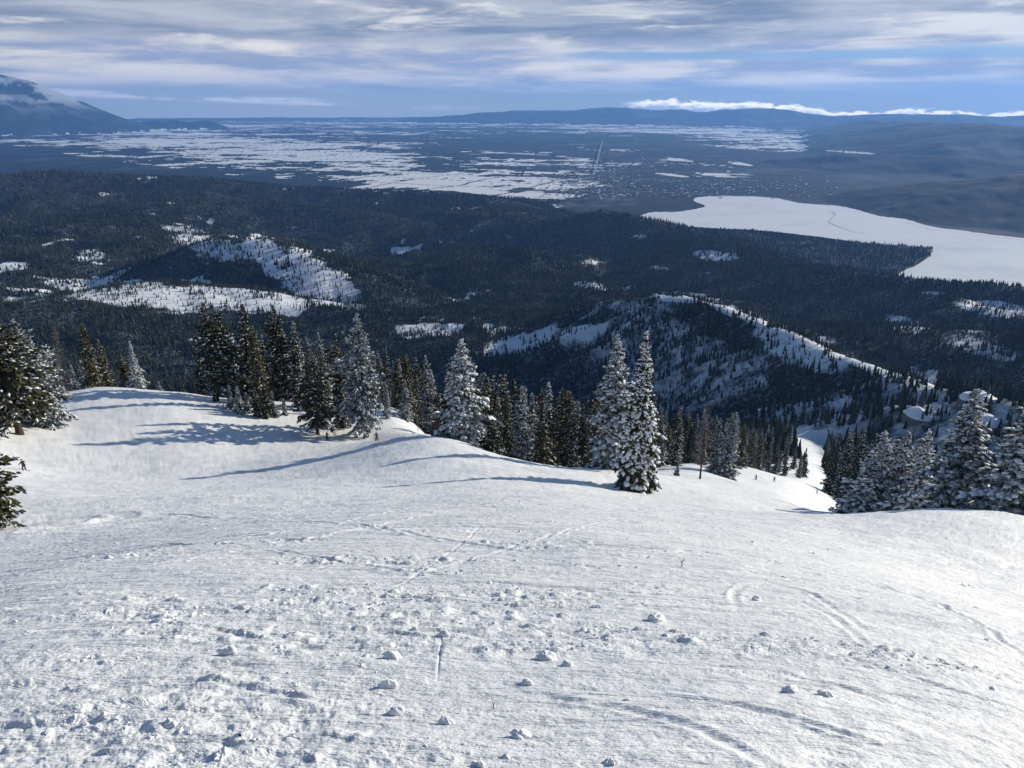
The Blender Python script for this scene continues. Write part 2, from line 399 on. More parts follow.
def mat(name):
    m = bpy.data.materials.new(name); m.use_nodes = True; t = NT(m.node_tree)
    b = t.n['Principled BSDF']; return m, t, b
def setp(b, rough, spec=.3):
    b.inputs['Roughness'].default_value = rough; b.inputs['Specular IOR Level'].default_value = spec
def bump(t, b, h, strength, dist):
    n = t.node('ShaderNodeBump'); n.inputs['Strength'].default_value = strength; n.inputs['Distance'].default_value = dist
    t.put(n.inputs['Height'], h); t.l.new(n.outputs[0], b.inputs['Normal'])
def pos(t): return t.node('ShaderNodeNewGeometry').outputs['Position']
def attr(t, name):
    n = t.node('ShaderNodeAttribute'); n.attribute_name = name; return n.outputs['Fac']
def objc(t): return t.node('ShaderNodeTexCoord').outputs['Object']
def orand(t): return t.node('ShaderNodeObjectInfo').outputs['Random']

# groomed and skied snow
M_SNOW, t, b = mat('packed_snow'); p = pos(t)
big = t.noise(p, .35, 4); fine = t.noise(p, 26, 5, .65); mid = t.noise(p, 5.5, 4, .6)
c = t.mix(t.mr(big, .35, .65), (.77, .785, .81), (.87, .875, .88))
c = t.mix(t.math('MULTIPLY', t.mr(mid, .50, .72), .30), c, (.66, .69, .74))
v = t.node('ShaderNodeMapping'); t.put(v.inputs[0], p); v.inputs[3].default_value = (.55, 2.6, 1)
st = t.noise(v.outputs[0], 1.3, 6, .68, .6)
c = t.mix(t.math('MULTIPLY', t.mr(st, .52, .68), .30), c, (.62, .65, .70))
t.put(b.inputs['Base Color'], c); setp(b, .55, .35)
bump(t, b, t.math('ADD', t.math('MULTIPLY_ADD', st, .12, t.math('MULTIPLY', fine, .009)), t.math('MULTIPLY', mid, .045)), .9, 1.0)

M_CHUNK, t, b = mat('loose_snow'); p = pos(t)
t.put(b.inputs['Base Color'], (.86, .87, .885, 1)); setp(b, .65, .25)
bump(t, b, t.noise(p, 40, 4, .6), .5, .02)

M_BOUGH_SNOW, t, b = mat('snow_on_boughs'); p = objc(t)
t.put(b.inputs['Base Color'], (.84, .86, .89, 1)); setp(b, .7, .2)
bump(t, b, t.noise(p, 3.5, 4, .6), .6, .15)

def needle_mat(name, dark, light, frost, fc=(.55, .60, .66)):
    m, t, b = mat(name); p = objc(t)
    c = t.mix(t.mr(t.noise(p, .8, 3), .35, .65), dark, light)
    c = t.mix(t.math('MULTIPLY', orand(t), .35), c, (.075, .062, .030))
    fr = t.mr(t.noise(p, 2.2, 4, .7), .62 - frost * .30, .78 - frost * .25)
    c = t.mix(fr, c, fc)
    t.put(b.inputs['Base Color'], c); setp(b, .75, .15); return m
M_NEEDLE = needle_mat('green_needles', (.022, .030, .014), (.090, .092, .040), .20)
M_NEEDLE_OLIVE = needle_mat('olive_needles', (.060, .055, .024), (.18, .150, .062), .10)
M_NEEDLE_FROST = needle_mat('frosted_needles', (.020, .030, .018), (.075, .080, .045), .64)
M_TWIG, t, b = mat('bare_twigs'); t.put(b.inputs['Base Color'], t.mix(t.noise(objc(t), 3), (.09, .08, .075), (.26, .25, .26))); setp(b, .9, .1)
M_BARK, t, b = mat('bark'); p = objc(t)
v = t.node('ShaderNodeMapping'); t.put(v.inputs[0], p); v.inputs[3].default_value = (9, 9, 1.2)
n = t.noise(v.outputs[0], 1.5, 5, .65)
t.put(b.inputs['Base Color'], t.mix(t.mr(n, .35, .65), (.022, .016, .013), (.10, .075, .058))); setp(b, .9, .1); bump(t, b, n, .8, .05)

# forest seen from afar and the ground under it
M_FOREST, t, b = mat('far_conifers')
c = t.mix(attr(t, 'tone'), (.013, .019, .016), (.056, .060, .034))
c = t.mix(attr(t, 'frost'), c, (.42, .47, .54))
t.put(b.inputs['Base Color'], c); setp(b, .85, .05)

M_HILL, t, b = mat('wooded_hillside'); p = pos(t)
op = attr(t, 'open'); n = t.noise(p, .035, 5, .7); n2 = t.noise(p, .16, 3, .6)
under = t.mix(t.mr(n2, .48, .62), (.018, .024, .024), (.15, .165, .19))  # understory mixed with snow, shade beneath the trees darkened into the colour
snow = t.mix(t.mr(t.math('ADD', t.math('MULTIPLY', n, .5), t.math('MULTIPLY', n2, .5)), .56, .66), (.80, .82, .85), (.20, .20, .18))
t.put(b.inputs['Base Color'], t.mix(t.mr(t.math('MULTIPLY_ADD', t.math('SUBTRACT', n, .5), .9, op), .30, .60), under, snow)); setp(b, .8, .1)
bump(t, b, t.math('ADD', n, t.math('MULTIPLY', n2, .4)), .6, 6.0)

M_VALLEY, t, b = mat('valley_fields'); p = pos(t)
op = attr(t, 'open'); n = t.noise(p, .006, 5, .7)
wood = t.mix(t.mr(n, .35, .65), (.014, .025, .034), (.024, .038, .050))
wood = t.mix(attr(t, 'dust'), wood, (.46, .50, .55))
t.put(b.inputs['Base Color'], t.mix(t.mr(op, .35, .65), wood, (.90, .90, .89))); setp(b, .85, .1)
bump(t, b, t.math('MULTIPLY', n, t.math('SUBTRACT', 1.0, op)), .8, 8.0)

M_ICE, t, b = mat('snow_covered_ice'); p = pos(t)
t.put(b.inputs['Base Color'], t.mix(t.mr(t.noise(p, .0022, 5, .6), .45, .75), (.90, .90, .89), (.74, .76, .78))); setp(b, .6, .3)
M_TRACK, t, b = mat('packed_track'); t.put(b.inputs['Base Color'], (.62, .65, .69, 1)); setp(b, .8, .1)
M_ROAD, t, b = mat('ploughed_road'); t.put(b.inputs['Base Color'], (.34, .37, .42, 1)); setp(b, .8, .1)
M_ROCK, t, b = mat('granite'); t.put(b.inputs['Base Color'], t.mix(t.noise(objc(t), .6, 5), (.07, .065, .062), (.26, .25, .24))); setp(b, .9, .1)

# ------------------------------------------------------------------ ground sheets
def angles(step_deg, lim=43.0, full=True):
    a = np.arange(-lim, lim + 1e-6, step_deg)
    if full:
        side = np.concatenate([np.arange(lim + 1.5, 90, 2.0), np.arange(90, 181, 6.0)]); side[-1] = 180
        a = np.concatenate([-side[::-1], a, side])
    return np.radians(a)
def polar(az, rs):
    A, RR = np.meshgrid(az, rs); return (RR * np.sin(A)).ravel(), (RR * np.cos(A)).ravel()
def lev(*segs):
    out = []
    for a, b_, ratio in segs:
        n = max(2, int(math.log(b_ / a) / math.log(ratio))); out.append(np.exp(np.linspace(math.log(a), math.log(b_), n, endpoint=False)))
    return np.concatenate(out)
az = angles(.072); rs = lev((.4, 2.2, 1.05), (2.2, 40, 1.0052), (40, 200, 1.012), (200, 960, 1.02))
x, y = polar(az, rs); z = base_z(x, y)
far_dip = sst(np.hypot(x, y), 900, 955) * 14
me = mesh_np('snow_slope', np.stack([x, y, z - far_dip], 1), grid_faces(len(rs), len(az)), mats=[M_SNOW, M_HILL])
# ploughed banks etc. keep the snow material; beyond the crest the floor of the wood takes the hillside material
cx = x.reshape(len(rs), len(az)); cyy = y.reshape(len(rs), len(az)); cz_ = z.reshape(len(rs), len(az))
px_, row_ = project(cx, cyy, cz_)
RUN = np.array([(560, 462), (600, 468), (660, 466), (735, 465), (758, 465), (806, 461), (790, 446), (786, 436), (802, 432), (824, 430), (830, 438), (826, 450), (822, 470), (848, 500), (850, 520), (960, 524), (1300, 528), (1300, 900), (-400, 900), (-400, 388), (60, 386), (240, 402), (440, 430), (500, 452)], float)
def inpoly(px, row, poly):
    px = np.asarray(px, float); row = np.asarray(row, float); c = np.zeros(px.shape, bool); n = len(poly)
    for i in range(n):
        x1, y1 = poly[i]; x2, y2 = poly[(i + 1) % n]
        if y1 == y2: continue
        cond = ((y1 > row) != (y2 > row)) & (px < (x2 - x1) * (row - y1) / (y2 - y1) + x1); c ^= cond
    return c
rr_ = np.hypot(cx, cyy)
azd = np.degrees(np.arctan2(cx, cyy))
wood = (rr_ > 230) & ~inpoly(px_, row_, RUN)
wood |= (rr_ > 215) & (azd < 3)
wood |= (rr_ > 130) & (azd > 28.5)
wf = wood[:-1, :-1].ravel()
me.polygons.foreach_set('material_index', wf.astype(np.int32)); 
a_ = me.attributes.new('open', 'FLOAT', 'POINT'); a_.data.foreach_set('value', np.full(len(x), .45, np.float32))
link('snow_slope', me, kind='structure')

# open ground on the wooded hills, given as soft ellipses (photo x, y, half sizes, tilt, strength)
OPEN = [(305, 274, 85, 21, 24, 1.0), (262, 248, 24, 13, 20, .95), (130, 292, 95, 14, 4, 1.0), (235, 296, 75, 12, 6, .85), (12, 266, 22, 5, -5, .9), (88, 252, 18, 4, 0, .7),
        (205, 243, 45, 14, 10, .55), (518, 344, 56, 12, -14, 1.0), (690, 365, 120, 55, 8, .42), (800, 350, 85, 22, 26, .56), (905, 395, 60, 34, 30, .62),
        (925, 398, 14, 40, 22, 1.0), (684, 297, 26, 5, 5, 1.0), (725, 310, 20, 6, 25, .8), (770, 327, 75, 7, 24, .95), (870, 368, 60, 6, 24, .9), (905, 322, 28, 9, 10, .62), (990, 308, 46, 7, 5, .85), (985, 350, 60, 12, 12, .5),
        (712, 255, 28, 5, 8, .85), (406, 249, 20, 3, 0, .9), (622, 208, 16, 4, 0, .8), (540, 420, 60, 14, 0, .3), (640, 310, 30, 8, 0, .45), (970, 425, 60, 25, 10, .8),
        (820, 432, 70, 9, 0, 1.0), (180, 232, 22, 5, -10, .5), (590, 262, 18, 3, 0, .5), (930, 293, 20, 3, 0, .6), (660, 268, 16, 3, 5, .5), (20, 300, 30, 5, 0, .5), (1000, 262, 20, 2, 0, .6)]
def open_at(x, y, z):
    px, row = project(x, y, z); v = np.zeros(np.shape(px))
    wig = 1 + 1.15 * fbm(x / 190, y / 190, 201, 6, 2.05, .62)
    for cx0, cy0, rx, ry, tl, s in OPEN:
        a = R(tl); dx, dy = px - cx0, row - cy0
        u = (dx * math.cos(a) + dy * math.sin(a)) / rx; w_ = (-dx * math.sin(a) + dy * math.cos(a)) / ry
        v = np.maximum(v, s * (1 - sst(np.sqrt(u * u + w_ * w_) * wig, .55, 1.2)))
    v = np.maximum(v, .7 * sst(fbm(x / 300, y / 300, 222, 4), .54, .70))
    return v
az = angles(.085, 46, False); rs = lev((905, 2600, 1.0042), (2600, 6900, 1.0055))
x, y = polar(az, rs); z = base_z(x, y, False)
op = open_at(x, y, z)
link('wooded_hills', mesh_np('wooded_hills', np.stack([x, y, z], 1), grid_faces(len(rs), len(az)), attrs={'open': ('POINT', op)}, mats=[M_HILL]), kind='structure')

az = angles(.065, 46, False); rs = lev((3000, 45000, 1.0062))
x, y = polar(az, rs); z = valley_z(x, y)
px, row = project(x, y, z); r = np.hypot(x, y)
def blob(cx0, cy0, rx, ry, s=1.0, tl=0):
    a = R(tl); dx, dy = px - cx0, row - cy0
    u = (dx * math.cos(a) + dy * math.sin(a)) / rx; w_ = (-dx * math.sin(a) + dy * math.cos(a)) / ry
    return s * np.exp(-(u * u + w_ * w_) * 1.2)
dens = blob(330, 166, 230, 24, .72, 7) + blob(160, 138, 280, 16, .66, 2) + blob(470, 187, 110, 12, .55, 7) + blob(220, 126, 360, 6, .62) \
    + blob(640, 129, 220, 6, .55, 2) + blob(790, 141, 120, 8, 1.25, 4) + blob(555, 160, 60, 14, .30) + blob(690, 170, 70, 12, .30, 10) + blob(530, 198, 50, 8, .45)
dens *= 1 - sst(row - np.interp(px, [0, 100, 220, 350, 450], [141, 158, 172, 190, 200]), 0, 4)
dens *= sst(row, 116, 122)
th = R(24); gx = (x * math.cos(th) - y * math.sin(th)); gy = (x * math.sin(th) + y * math.cos(th))
gx = gx + 90 * fbm(x / 900, y / 900, 300, 3); gy = gy + 90 * fbm(x / 900, y / 900, 301, 3)
def cells(sx, sy, s): return _hash(np.floor(gx / sx), np.floor(gy / sy + _hash(np.floor(gx / sx), np.floor(gx * 0), s + 5)), s)
cell = .30 * cells(760, 520, 1) + .38 * cells(330, 260, 2) + .32 * cells(170, 120, 3)
cell = cell + .55 * fbm(x / 900, y / 620, 310, 5, 2.1, .6) + .42 * fbm(x / 3800, y / 1500, 311, 3)
thr = .86 - .50 * np.clip(dens * .86, 0, 1.0)
op = sst(cell, thr - .015, thr + .015) * sst(dens, .04, .14)
op *= 1 - 1.0 * sst(z, VZ + 12, VZ + 40)
# individual clearings in the woods to the right of the town
for c_ in ((680, 160, 22, 2.2, 6), (742, 164, 20, 2.0, 8), (735, 206, 42, 1.6, 2), (672, 175, 25, 1.6, 6), (850, 152, 35, 1.4, 4), (530, 205, 42, 3.5, 4), (470, 190, 60, 4.0, 6), (420, 184, 60, 3, 4), (570, 196, 18, 2, 0)):
    op = np.maximum(op, sst(blob(c_[0], c_[1], c_[2], c_[3], 1, c_[4]) + .25 * fbm(x / 350, y / 350, 320, 3), .50, .60))
# tree lines and hedges crossing the fields
ln = np.minimum(np.abs((gx / 640 + .5 * fbm(x / 2000, y / 2000, 330, 2)) % 1 - .5) * 640, np.abs((gy / 520) % 1 - .5) * 520)
op *= np.where((ln < 16) & (r < 16000), .25, 1)
dust = np.clip(.10 * sst(fbm(x / 420, y / 420, 340, 4), .1, .5) + blob(590, 180, 55, 24, .32) * sst(vnoise(x / 45, y / 45, 341), .55, .75)
               + .95 * sst(z, VZ + 420, VZ + 1000) * sst(ridged(x / 700, y / 700, 342, 4), .50, .72), 0, 1)
link('valley_floor', mesh_np('valley_floor', np.stack([x, y, z], 1), grid_faces(len(rs), len(az)), attrs={'open': ('POINT', op), 'dust': ('POINT', dust)}, mats=[M_VALLEY]), kind='structure')

# frozen lake
def flat(px, row, zz):
    a, t = ray(px, row); r = -zz / t; return (r * math.sin(a), r * math.cos(a), zz)
LK = [(640, 216), (655, 212), (675, 212), (690, 210), (705, 206), (694, 201), (700, 197), (735, 196), (775, 198), (800, 203), (828, 205), (850, 208), (880, 216), (905, 219), (930, 226), (965, 231), (1024, 238), (1130, 246),
      (1130, 300), (1040, 292), (985, 286), (905, 280), (852, 276), (846, 262), (852, 247), (860, 243), (800, 234.5), (745, 229.5), (700, 227.5), (650, 222)]
def smooth_loop(pts, n=6, jit=0, seed=1):
    q = np.array(pts, float); out = []; N = len(q); rg = random.Random(seed)
    for i in range(N):
        p0, p1, p2, p3 = q[i - 1], q[i], q[(i + 1) % N], q[(i + 2) % N]
        for k in range(n):
            t = k / n
            v = .5 * ((2 * p1) + (-p0 + p2) * t + (2 * p0 - 5 * p1 + 4 * p2 - p3) * t * t + (-p0 + 3 * p1 - 3 * p2 + p3) * t ** 3)
            out.append((v[0] + rg.uniform(-jit, jit) * 3, v[1] + rg.uniform(-jit, jit)))
    return out
v = [flat(a, b_, VZ + 4) for a, b_ in smooth_loop(LK, 6, .25)]
link('frozen_lake', mesh_np('frozen_lake', v, np.arange(len(v))[None, ::-1], False, mats=[M_ICE]), kind='structure')
def strip(name, pts, width, zz, m, **kw):
    P3 = [np.array(flat(a, b_, zz)) for a, b_ in pts]; V = []
    for i, q in enumerate(P3):
        d = P3[min(i + 1, len(P3) - 1)] - P3[max(i - 1, 0)]; d /= np.linalg.norm(d); nn = np.array([-d[1], d[0], 0]) * width / 2
        V += [q - nn, q + nn]
    fs = [(2 * i, 2 * i + 2, 2 * i + 3, 2 * i + 1) for i in range(len(P3) - 1)]
    return link(name, mesh_np(name, V, np.array(fs), False, mats=[m]), **kw)
strip('ice_track', [(832, 211), (836, 214), (831, 219), (829, 222), (840, 227), (852, 231), (866, 233)], 7, VZ + 6, M_TRACK, kind='structure')
strip('ice_track', [(905, 222), (930, 229), (980, 235), (1024, 240)], 6, VZ + 6, M_TRACK, kind='structure')
strip('road', [(603, 140), (601, 146), (599, 154), (597, 163), (594, 174)], 20, VZ + 16, M_ROAD, kind='structure')
strip('road', [(510, 190), (560, 191), (620, 191), (680, 193), (735, 196)], 16, VZ + 12, M_ROAD, kind='structure')

# ------------------------------------------------------------------ haze
def box_mesh(name, lo, hi):
    v = [(x, y, z) for x in (lo[0], hi[0]) for y in (lo[1], hi[1]) for z in (lo[2], hi[2])]
    f = [(0, 1, 3, 2), (4, 6, 7, 5), (0, 4, 5, 1), (2, 3, 7, 6), (0, 2, 6, 4), (1, 5, 7, 3)]
    return mesh_np(name, v, np.array(f), False)
hm = bpy.data.materials.new('haze'); hm.use_nodes = True; ht = NT(hm.node_tree); ht.n.clear()
ho = ht.node('ShaderNodeOutputMaterial'); hv = ht.node('ShaderNodeVolumePrincipled')
hv.inputs['Color'].default_value = (.21, .47, 1.0, 1); hv.inputs['Density'].default_value = 2.7e-5; hv.inputs['Anisotropy'].default_value = .25
ht.l.new(hv.outputs[0], ho.inputs['Volume'])
hb = box_mesh('haze', (-33000, -3000, -1000), (33000, 46500, 1100)); hb.materials.append(hm)
link('haze', hb, kind='stuff')

# ------------------------------------------------------------------ trees
def frames(d):
    """unit side and up vectors for directions d (n,3)"""
    side = np.cross(d, [0, 0, 1.]); nrm = np.linalg.norm(side, axis=1, keepdims=True); side = np.where(nrm < 1e-4, [1., 0, 0], side / np.maximum(nrm, 1e-6))
    return side, np.cross(side, d)
OCT = np.array([(1, 0, 0), (0, 1, 0), (-1, 0, 0), (0, -1, 0), (.62, .62, .55), (-.62, .62, .55), (-.62, -.62, .55), (.62, -.62, .55), (0, 0, 1.0), (0, 0, -.7)], float)
OCTF = np.array([(0, 1, 4), (1, 2, 5), (2, 3, 6), (3, 0, 7), (0, 4, 7), (1, 5, 4), (2, 6, 5), (3, 7, 6), (4, 5, 8), (5, 6, 8), (6, 7, 8), (7, 4, 8), (1, 0, 9), (2, 1, 9), (3, 2, 9), (0, 3, 9)])
def lumps(cen, d, a, bb, c_, rg):
    """flattened lumps: centres, long axis d, half sizes"""
    n = len(cen); side, up = frames(d)
    J = 1 + rg.uniform(-.25, .25, (n, len(OCT), 1)); o = OCT[None] * J
    V = cen[:, None] + o[..., 0:1] * (d * a[:, None])[:, None] + o[..., 1:2] * (side * bb[:, None])[:, None] + o[..., 2:3] * (up * c_[:, None])[:, None]
    Fc = OCTF[None] + (np.arange(n) * len(OCT))[:, None, None]
    return V.reshape(-1, 3), Fc.reshape(-1, 3)
def trunk_mesh(name, H, r0, lean, rg, m, snow_side=None, top=.97):
    n = 14; k = 9; V = []; ang = np.linspace(0, 2 * math.pi, k, endpoint=False)
    for i in range(n):
        t = i / (n - 1) * top; rad = r0 * (1 - t) ** .85 * (1 + .5 * math.exp(-t * 45)) + .012
        c0 = lean * (t ** 1.5) * H
        zz = t * H - (.6 if i == 0 else 0)
        V += [(c0[0] + rad * math.cos(a) * (1 + .08 * math.sin(3 * a + i)), c0[1] + rad * math.sin(a), zz) for a in ang]
    f = []
    for i in range(n - 1):
        for j in range(k): f.append((i * k + j, i * k + (j + 1) % k, (i + 1) * k + (j + 1) % k, (i + 1) * k + j))
    return mesh_np(name, V, np.array(f), True, mats=[m])
def conifer(seed, H=18., width=.2, base=.06, shape='fir', droop=.35, density=1.0, snow=.5, needle=None, lump=1.0, trunk_r=None, whorl=None, fill=1.0):
    """meshes (trunk, crown, snow_load) of a conifer H metres tall: whorls of boughs carrying sprays of needles and pads of snow"""
    rg = np.random.default_rng(seed); lean = rg.uniform(-.02, .02, 2)
    wind = rg.uniform(0, 6.28); Lmax = width * H; z = base * H; B0 = []; BD = []; BL = []; BT = []
    step = (whorl or .34)
    while z < H * .985:
        t = (z / H - base) / (1 - base)
        if shape == 'fir': prof = (1 - t) ** .85 * (.72 + .28 * min(1, t * 9))
        elif shape == 'spire': prof = (1 - t) ** 1.25 * (.80 + .2 * min(1, t * 10)) + .03
        elif shape == 'pine': prof = (math.sin(math.pi * min(1, (t * .86 + .14)) ** .85)) ** .8 * (1 - .35 * t)
        else: prof = (1 - t) ** .6 * min(1, .55 + t * 3)
        prof = max(prof, .035) * (1 + .12 * math.sin(z * 2.1 + seed))
        nb = max(3, int(rg.poisson(5.2 * density)) if shape != 'pine' else int(rg.poisson(4.2 * density) + 1))
        a0 = rg.uniform(0, 6.28)
        for k in range(nb):
            L = Lmax * prof * rg.uniform(.62, 1.12)
            a_g = a0 + k * 6.283 / nb; L *= (1 + .20 * math.cos(a_g - wind)) * (.70 + .62 * float(vnoise(math.cos(a_g) * 1.3 + 7, z / (H * .085) + math.sin(a_g) * 1.3, seed + 500)))
            if rg.random() < .10: L *= rg.uniform(1.05, 1.3)
            if rg.random() < .12: L *= .5
            a = a0 + k * 6.283 / nb + rg.normal(0, .35)
            pit = (-.15 - droop * (1 - t) + .55 * t ** 2 + rg.normal(0, .12)) if shape != 'pine' else (-.12 - droop * .6 * (1 - t) + .6 * t + rg.normal(0, .2))
            B0.append((lean[0] * (z / H) ** 1.5 * H, lean[1] * (z / H) ** 1.5 * H, z + rg.normal(0, .12))); BD.append((math.cos(a) * math.cos(pit), math.sin(a) * math.cos(pit), math.sin(pit))); BL.append(L); BT.append(t)
        z += step * rg.uniform(.7, 1.3) * (1 - .35 * t)
    B0 = np.array(B0); BD = np.array(BD); BL = np.array(BL); BT = np.array(BT)
    CV, CF, nv = [], [], 0; SV, SF, ns = [], [], 0
    segs = 9
    for s in range(segs):
        u = (s + .6) / segs
        L = BL; live = (L * segs > 0) & (rg.random(len(L)) < np.where(u < .2, .35, .95 * fill))
        sag = np.zeros_like(BD); sag[:, 2] = -(droop * .30) * u * u + .10 * u ** 3
        cen = (B0 + BD * (L * u)[:, None] + sag * L[:, None])[live]
        d = (BD + sag * 2)[live]; d /= np.linalg.norm(d, axis=1, keepdims=True); side, up = frames(d); Ls = L[live]
        for sg in (-1, 1, 0):
            fan = (.62 + .25 * rg.random(len(cen))) * (1 if sg else 0)
            dd = d * np.cos(fan)[:, None] + side * (sg * np.sin(fan))[:, None]; dd[:, 2] += rg.normal(-.12, .16, len(dd)); dd /= np.linalg.norm(dd, axis=1, keepdims=True)
            ln_ = Ls * (.36 * (1 - .55 * u)) * rg.uniform(.7, 1.25, len(cen)) + .10
            wd = ln_ * rg.uniform(.16, .26, len(cen)) + .035
            s2, u2 = frames(dd); rot = rg.uniform(-1.0, 1.0, len(cen)); sv = s2 * np.cos(rot)[:, None] + u2 * np.sin(rot)[:, None]
            j0 = cen + rg.normal(0, .05, cen.shape)
            midp = j0 + dd * (ln_ * .5)[:, None]
            tip = j0 + dd * ln_[:, None] - np.array([0, 0, 1]) * (ln_ * .16)[:, None]
            hang = midp - np.array([0, 0, 1.]) * (wd * 1.25)[:, None]
            V = np.stack([j0, midp + sv * wd[:, None], tip, midp - sv * wd[:, None], hang], 1)
            n_ = len(V); i = np.arange(n_)[:, None] * 5 + nv
            CV.append(V.reshape(-1, 3)); CF.append(np.concatenate([i + [0, 1, 2], i + [0, 2, 3], i + [0, 4, 2]])); nv += n_ * 5
            # snow lying on the spray
            if snow > 0:
                pick = rg.random(n_) < snow * (.35 + .65 * (fbm(j0[:, 0] / 1.6 + seed, j0[:, 2] / 1.1 + j0[:, 1] / 1.6, seed, 2) * .5 + .55)) * (.5 if sg == 0 else .8) * (1.25 - .55 * j0[:, 2] / H)
                if pick.any():
                    q = pick.nonzero()[0]; ll = ln_[q]
                    cc = j0[q] + dd[q] * (ll * .5)[:, None] + np.array([0, 0, 1.]) * (.03 * lump)
                    v2, f2 = lumps(cc, dd[q], ll * .44, (wd[q] * .85 + .02) * lump, (.045 + wd[q] * .34) * lump, rg)
                    SV.append(v2); SF.append(f2 + ns); ns += len(v2)
    # inner limbs
    k3 = 3; bv = []; side, up = frames(BD)
    rad = .012 + BL * .010
    for (uu, rs_) in ((0, 1.0), (.8, .3)):
        sag = np.zeros_like(BD); sag[:, 2] = -(droop * .30) * uu * uu
        c0 = B0 + BD * (BL * uu)[:, None] + sag * BL[:, None]
        for j in range(k3):
            a = j * 2.094; bv.append(c0 + (side * math.cos(a) + up * math.sin(a)) * (rad * rs_)[:, None])
    bv = np.stack(bv, 1); nb = len(bv); i = np.arange(nb)[:, None] * 6
    BF = np.concatenate([i + [0, 1, 4], i + [0, 4, 3], i + [1, 2, 5], i + [1, 5, 4], i + [2, 0, 3], i + [2, 3, 5]]) + nv
    CV.append(bv.reshape(-1, 3)); CF.append(BF)
    cf = np.concatenate(CF)
    midx = np.zeros(len(cf), np.int32); midx[-len(BF):] = 1
    crown = mesh_np('crown', np.concatenate(CV), cf, False, mats=[needle or M_NEEDLE, M_BARK], midx=midx)
    sn = mesh_np('snow_load', np.concatenate(SV), np.concatenate(SF), True, mats=[M_BOUGH_SNOW]) if SV else None
    tr = trunk_mesh('trunk', H, trunk_r or H * .014, lean, rg, M_BARK)
    return dict(trunk=tr, crown=crown, snow=sn, H=H)

def bare_tree(seed, H=11.):
    rg = np.random.default_rng(seed); V = []; Fs = []
    def limb(p, d, L, r):
        side, up = frames(np.array([d])); side, up = side[0], up[0]; n0 = len(V)
        q = p + d * L
        for c0, rr in ((p, r), (q, r * .35)):
            for j in range(3): a = j * 2.094; V.append(c0 + (side * math.cos(a) + up * math.sin(a)) * rr)
        Fs.extend([(n0 + a, n0 + (a + 1) % 3, n0 + 3 + (a + 1) % 3, n0 + 3 + a) for a in range(3)])
        return q
    z = H * .16
    while z < H * .97:
        t = z / H; L = H * .14 * (1 - t) ** .6 + .25
        for k in range(rg.integers(4, 7)):
            a = rg.uniform(0, 6.28); el = rg.uniform(-.1, .7); d = np.array([math.cos(a) * math.cos(el), math.sin(a) * math.cos(el), math.sin(el)])
            p = np.array([0, 0, z]); l = L * rg.uniform(.5, 1.1); limb(p, d, l, .025)
            for m_ in range(7):
                u = rg.uniform(.25, 1); dd = d + rg.normal(0, .55, 3); dd /= np.linalg.norm(dd); limb(p + d * l * u, dd, l * .35 * rg.uniform(.5, 1.2), .014)
        z += .30
    cr = mesh_np('branches', np.array(V), np.array(Fs), False, mats=[M_TWIG])
    return dict(trunk=trunk_mesh('trunk', H, .11, np.zeros(2), rg, M_BARK), crown=cr, snow=None, H=H)

PROTO = {
    'spire':  [conifer(1, 16, .235, .015, 'spire', .75, 1.35, .52, M_NEEDLE, 1.35, whorl=.24)],
    'laden':  [conifer(2, 19, .215, .05, 'fir', .60, 1.1, .46, M_NEEDLE_FROST, 1.15, whorl=.36), conifer(3, 15, .30, .05, 'fir', .55, 1.1, .48, M_NEEDLE_FROST, 1.3, whorl=.36), conifer(24, 15, .27, .03, 'spire', .6, 1.15, .44, M_NEEDLE_FROST, 1.25, whorl=.34)],
    'pine':   [conifer(4, 22, .20, .20, 'pine', .35, 1.0, .26, M_NEEDLE, 1.0, .34, .50), conifer(5, 22, .17, .16, 'pine', .3, 1.05, .22, M_NEEDLE, .95, .30, .46), conifer(25, 20, .19, .12, 'pine', .5, 1.0, .30, M_NEEDLE_FROST, 1.0, .30, .48)],
    'ragged': [conifer(31, 20, .27, .16, 'pine', .45, .9, .36, M_NEEDLE, .8, .40, .42, .62), conifer(32, 20, .24, .12, 'pine', .5, .95, .52, M_NEEDLE_FROST, .8, .36, .42, .6), conifer(33, 18, .27, .08, 'round', .5, .9, .50, M_NEEDLE_FROST, .8, .36, .44, .65)],
    'snowfir': [conifer(6, 18, .17, .07, 'fir', .45, 1.0, .26, M_NEEDLE_FROST, .95, whorl=.42), conifer(7, 18, .14, .06, 'fir', .4, 1.0, .24, M_NEEDLE_FROST, .9, whorl=.42), conifer(26, 16, .19, .05, 'round', .5, .95, .28, M_NEEDLE_FROST, .95, whorl=.44)],
    'olive':  [conifer(8, 18, .13, .10, 'round', .3, 1.0, .16, M_NEEDLE_OLIVE, .8, whorl=.42), conifer(9, 17, .15, .08, 'fir', .3, .95, .18, M_NEEDLE_OLIVE, .8, whorl=.44)],
    'dark':   [conifer(10, 18, .14, .06, 'fir', .35, 1.0, .27, M_NEEDLE, .85, whorl=.44), conifer(11, 18, .115, .05, 'fir', .35, 1.0, .30, M_NEEDLE, .85, whorl=.44), conifer(27, 16, .15, .05, 'spire', .4, 1.0, .10, M_NEEDLE, .8, whorl=.44)],
    'shrub':  [conifer(12, 3.2, .38, .02, 'round', .1, 1.0, .30, M_NEEDLE, .5, .05, .16), conifer(13, 2.6, .30, .02, 'fir', .1, 1.0, .35, M_NEEDLE_FROST, .5, .05, .16)],
    'light':  [conifer(14, 15, .15, .04, 'fir', .4, .7, .16, M_NEEDLE, 1.2, whorl=.8), conifer(15, 15, .13, .04, 'fir', .4, .7, .22, M_NEEDLE_FROST, 1.2, whorl=.8)],
    'bare':   [bare_tree(16)],
}
rnd = random.Random(77)
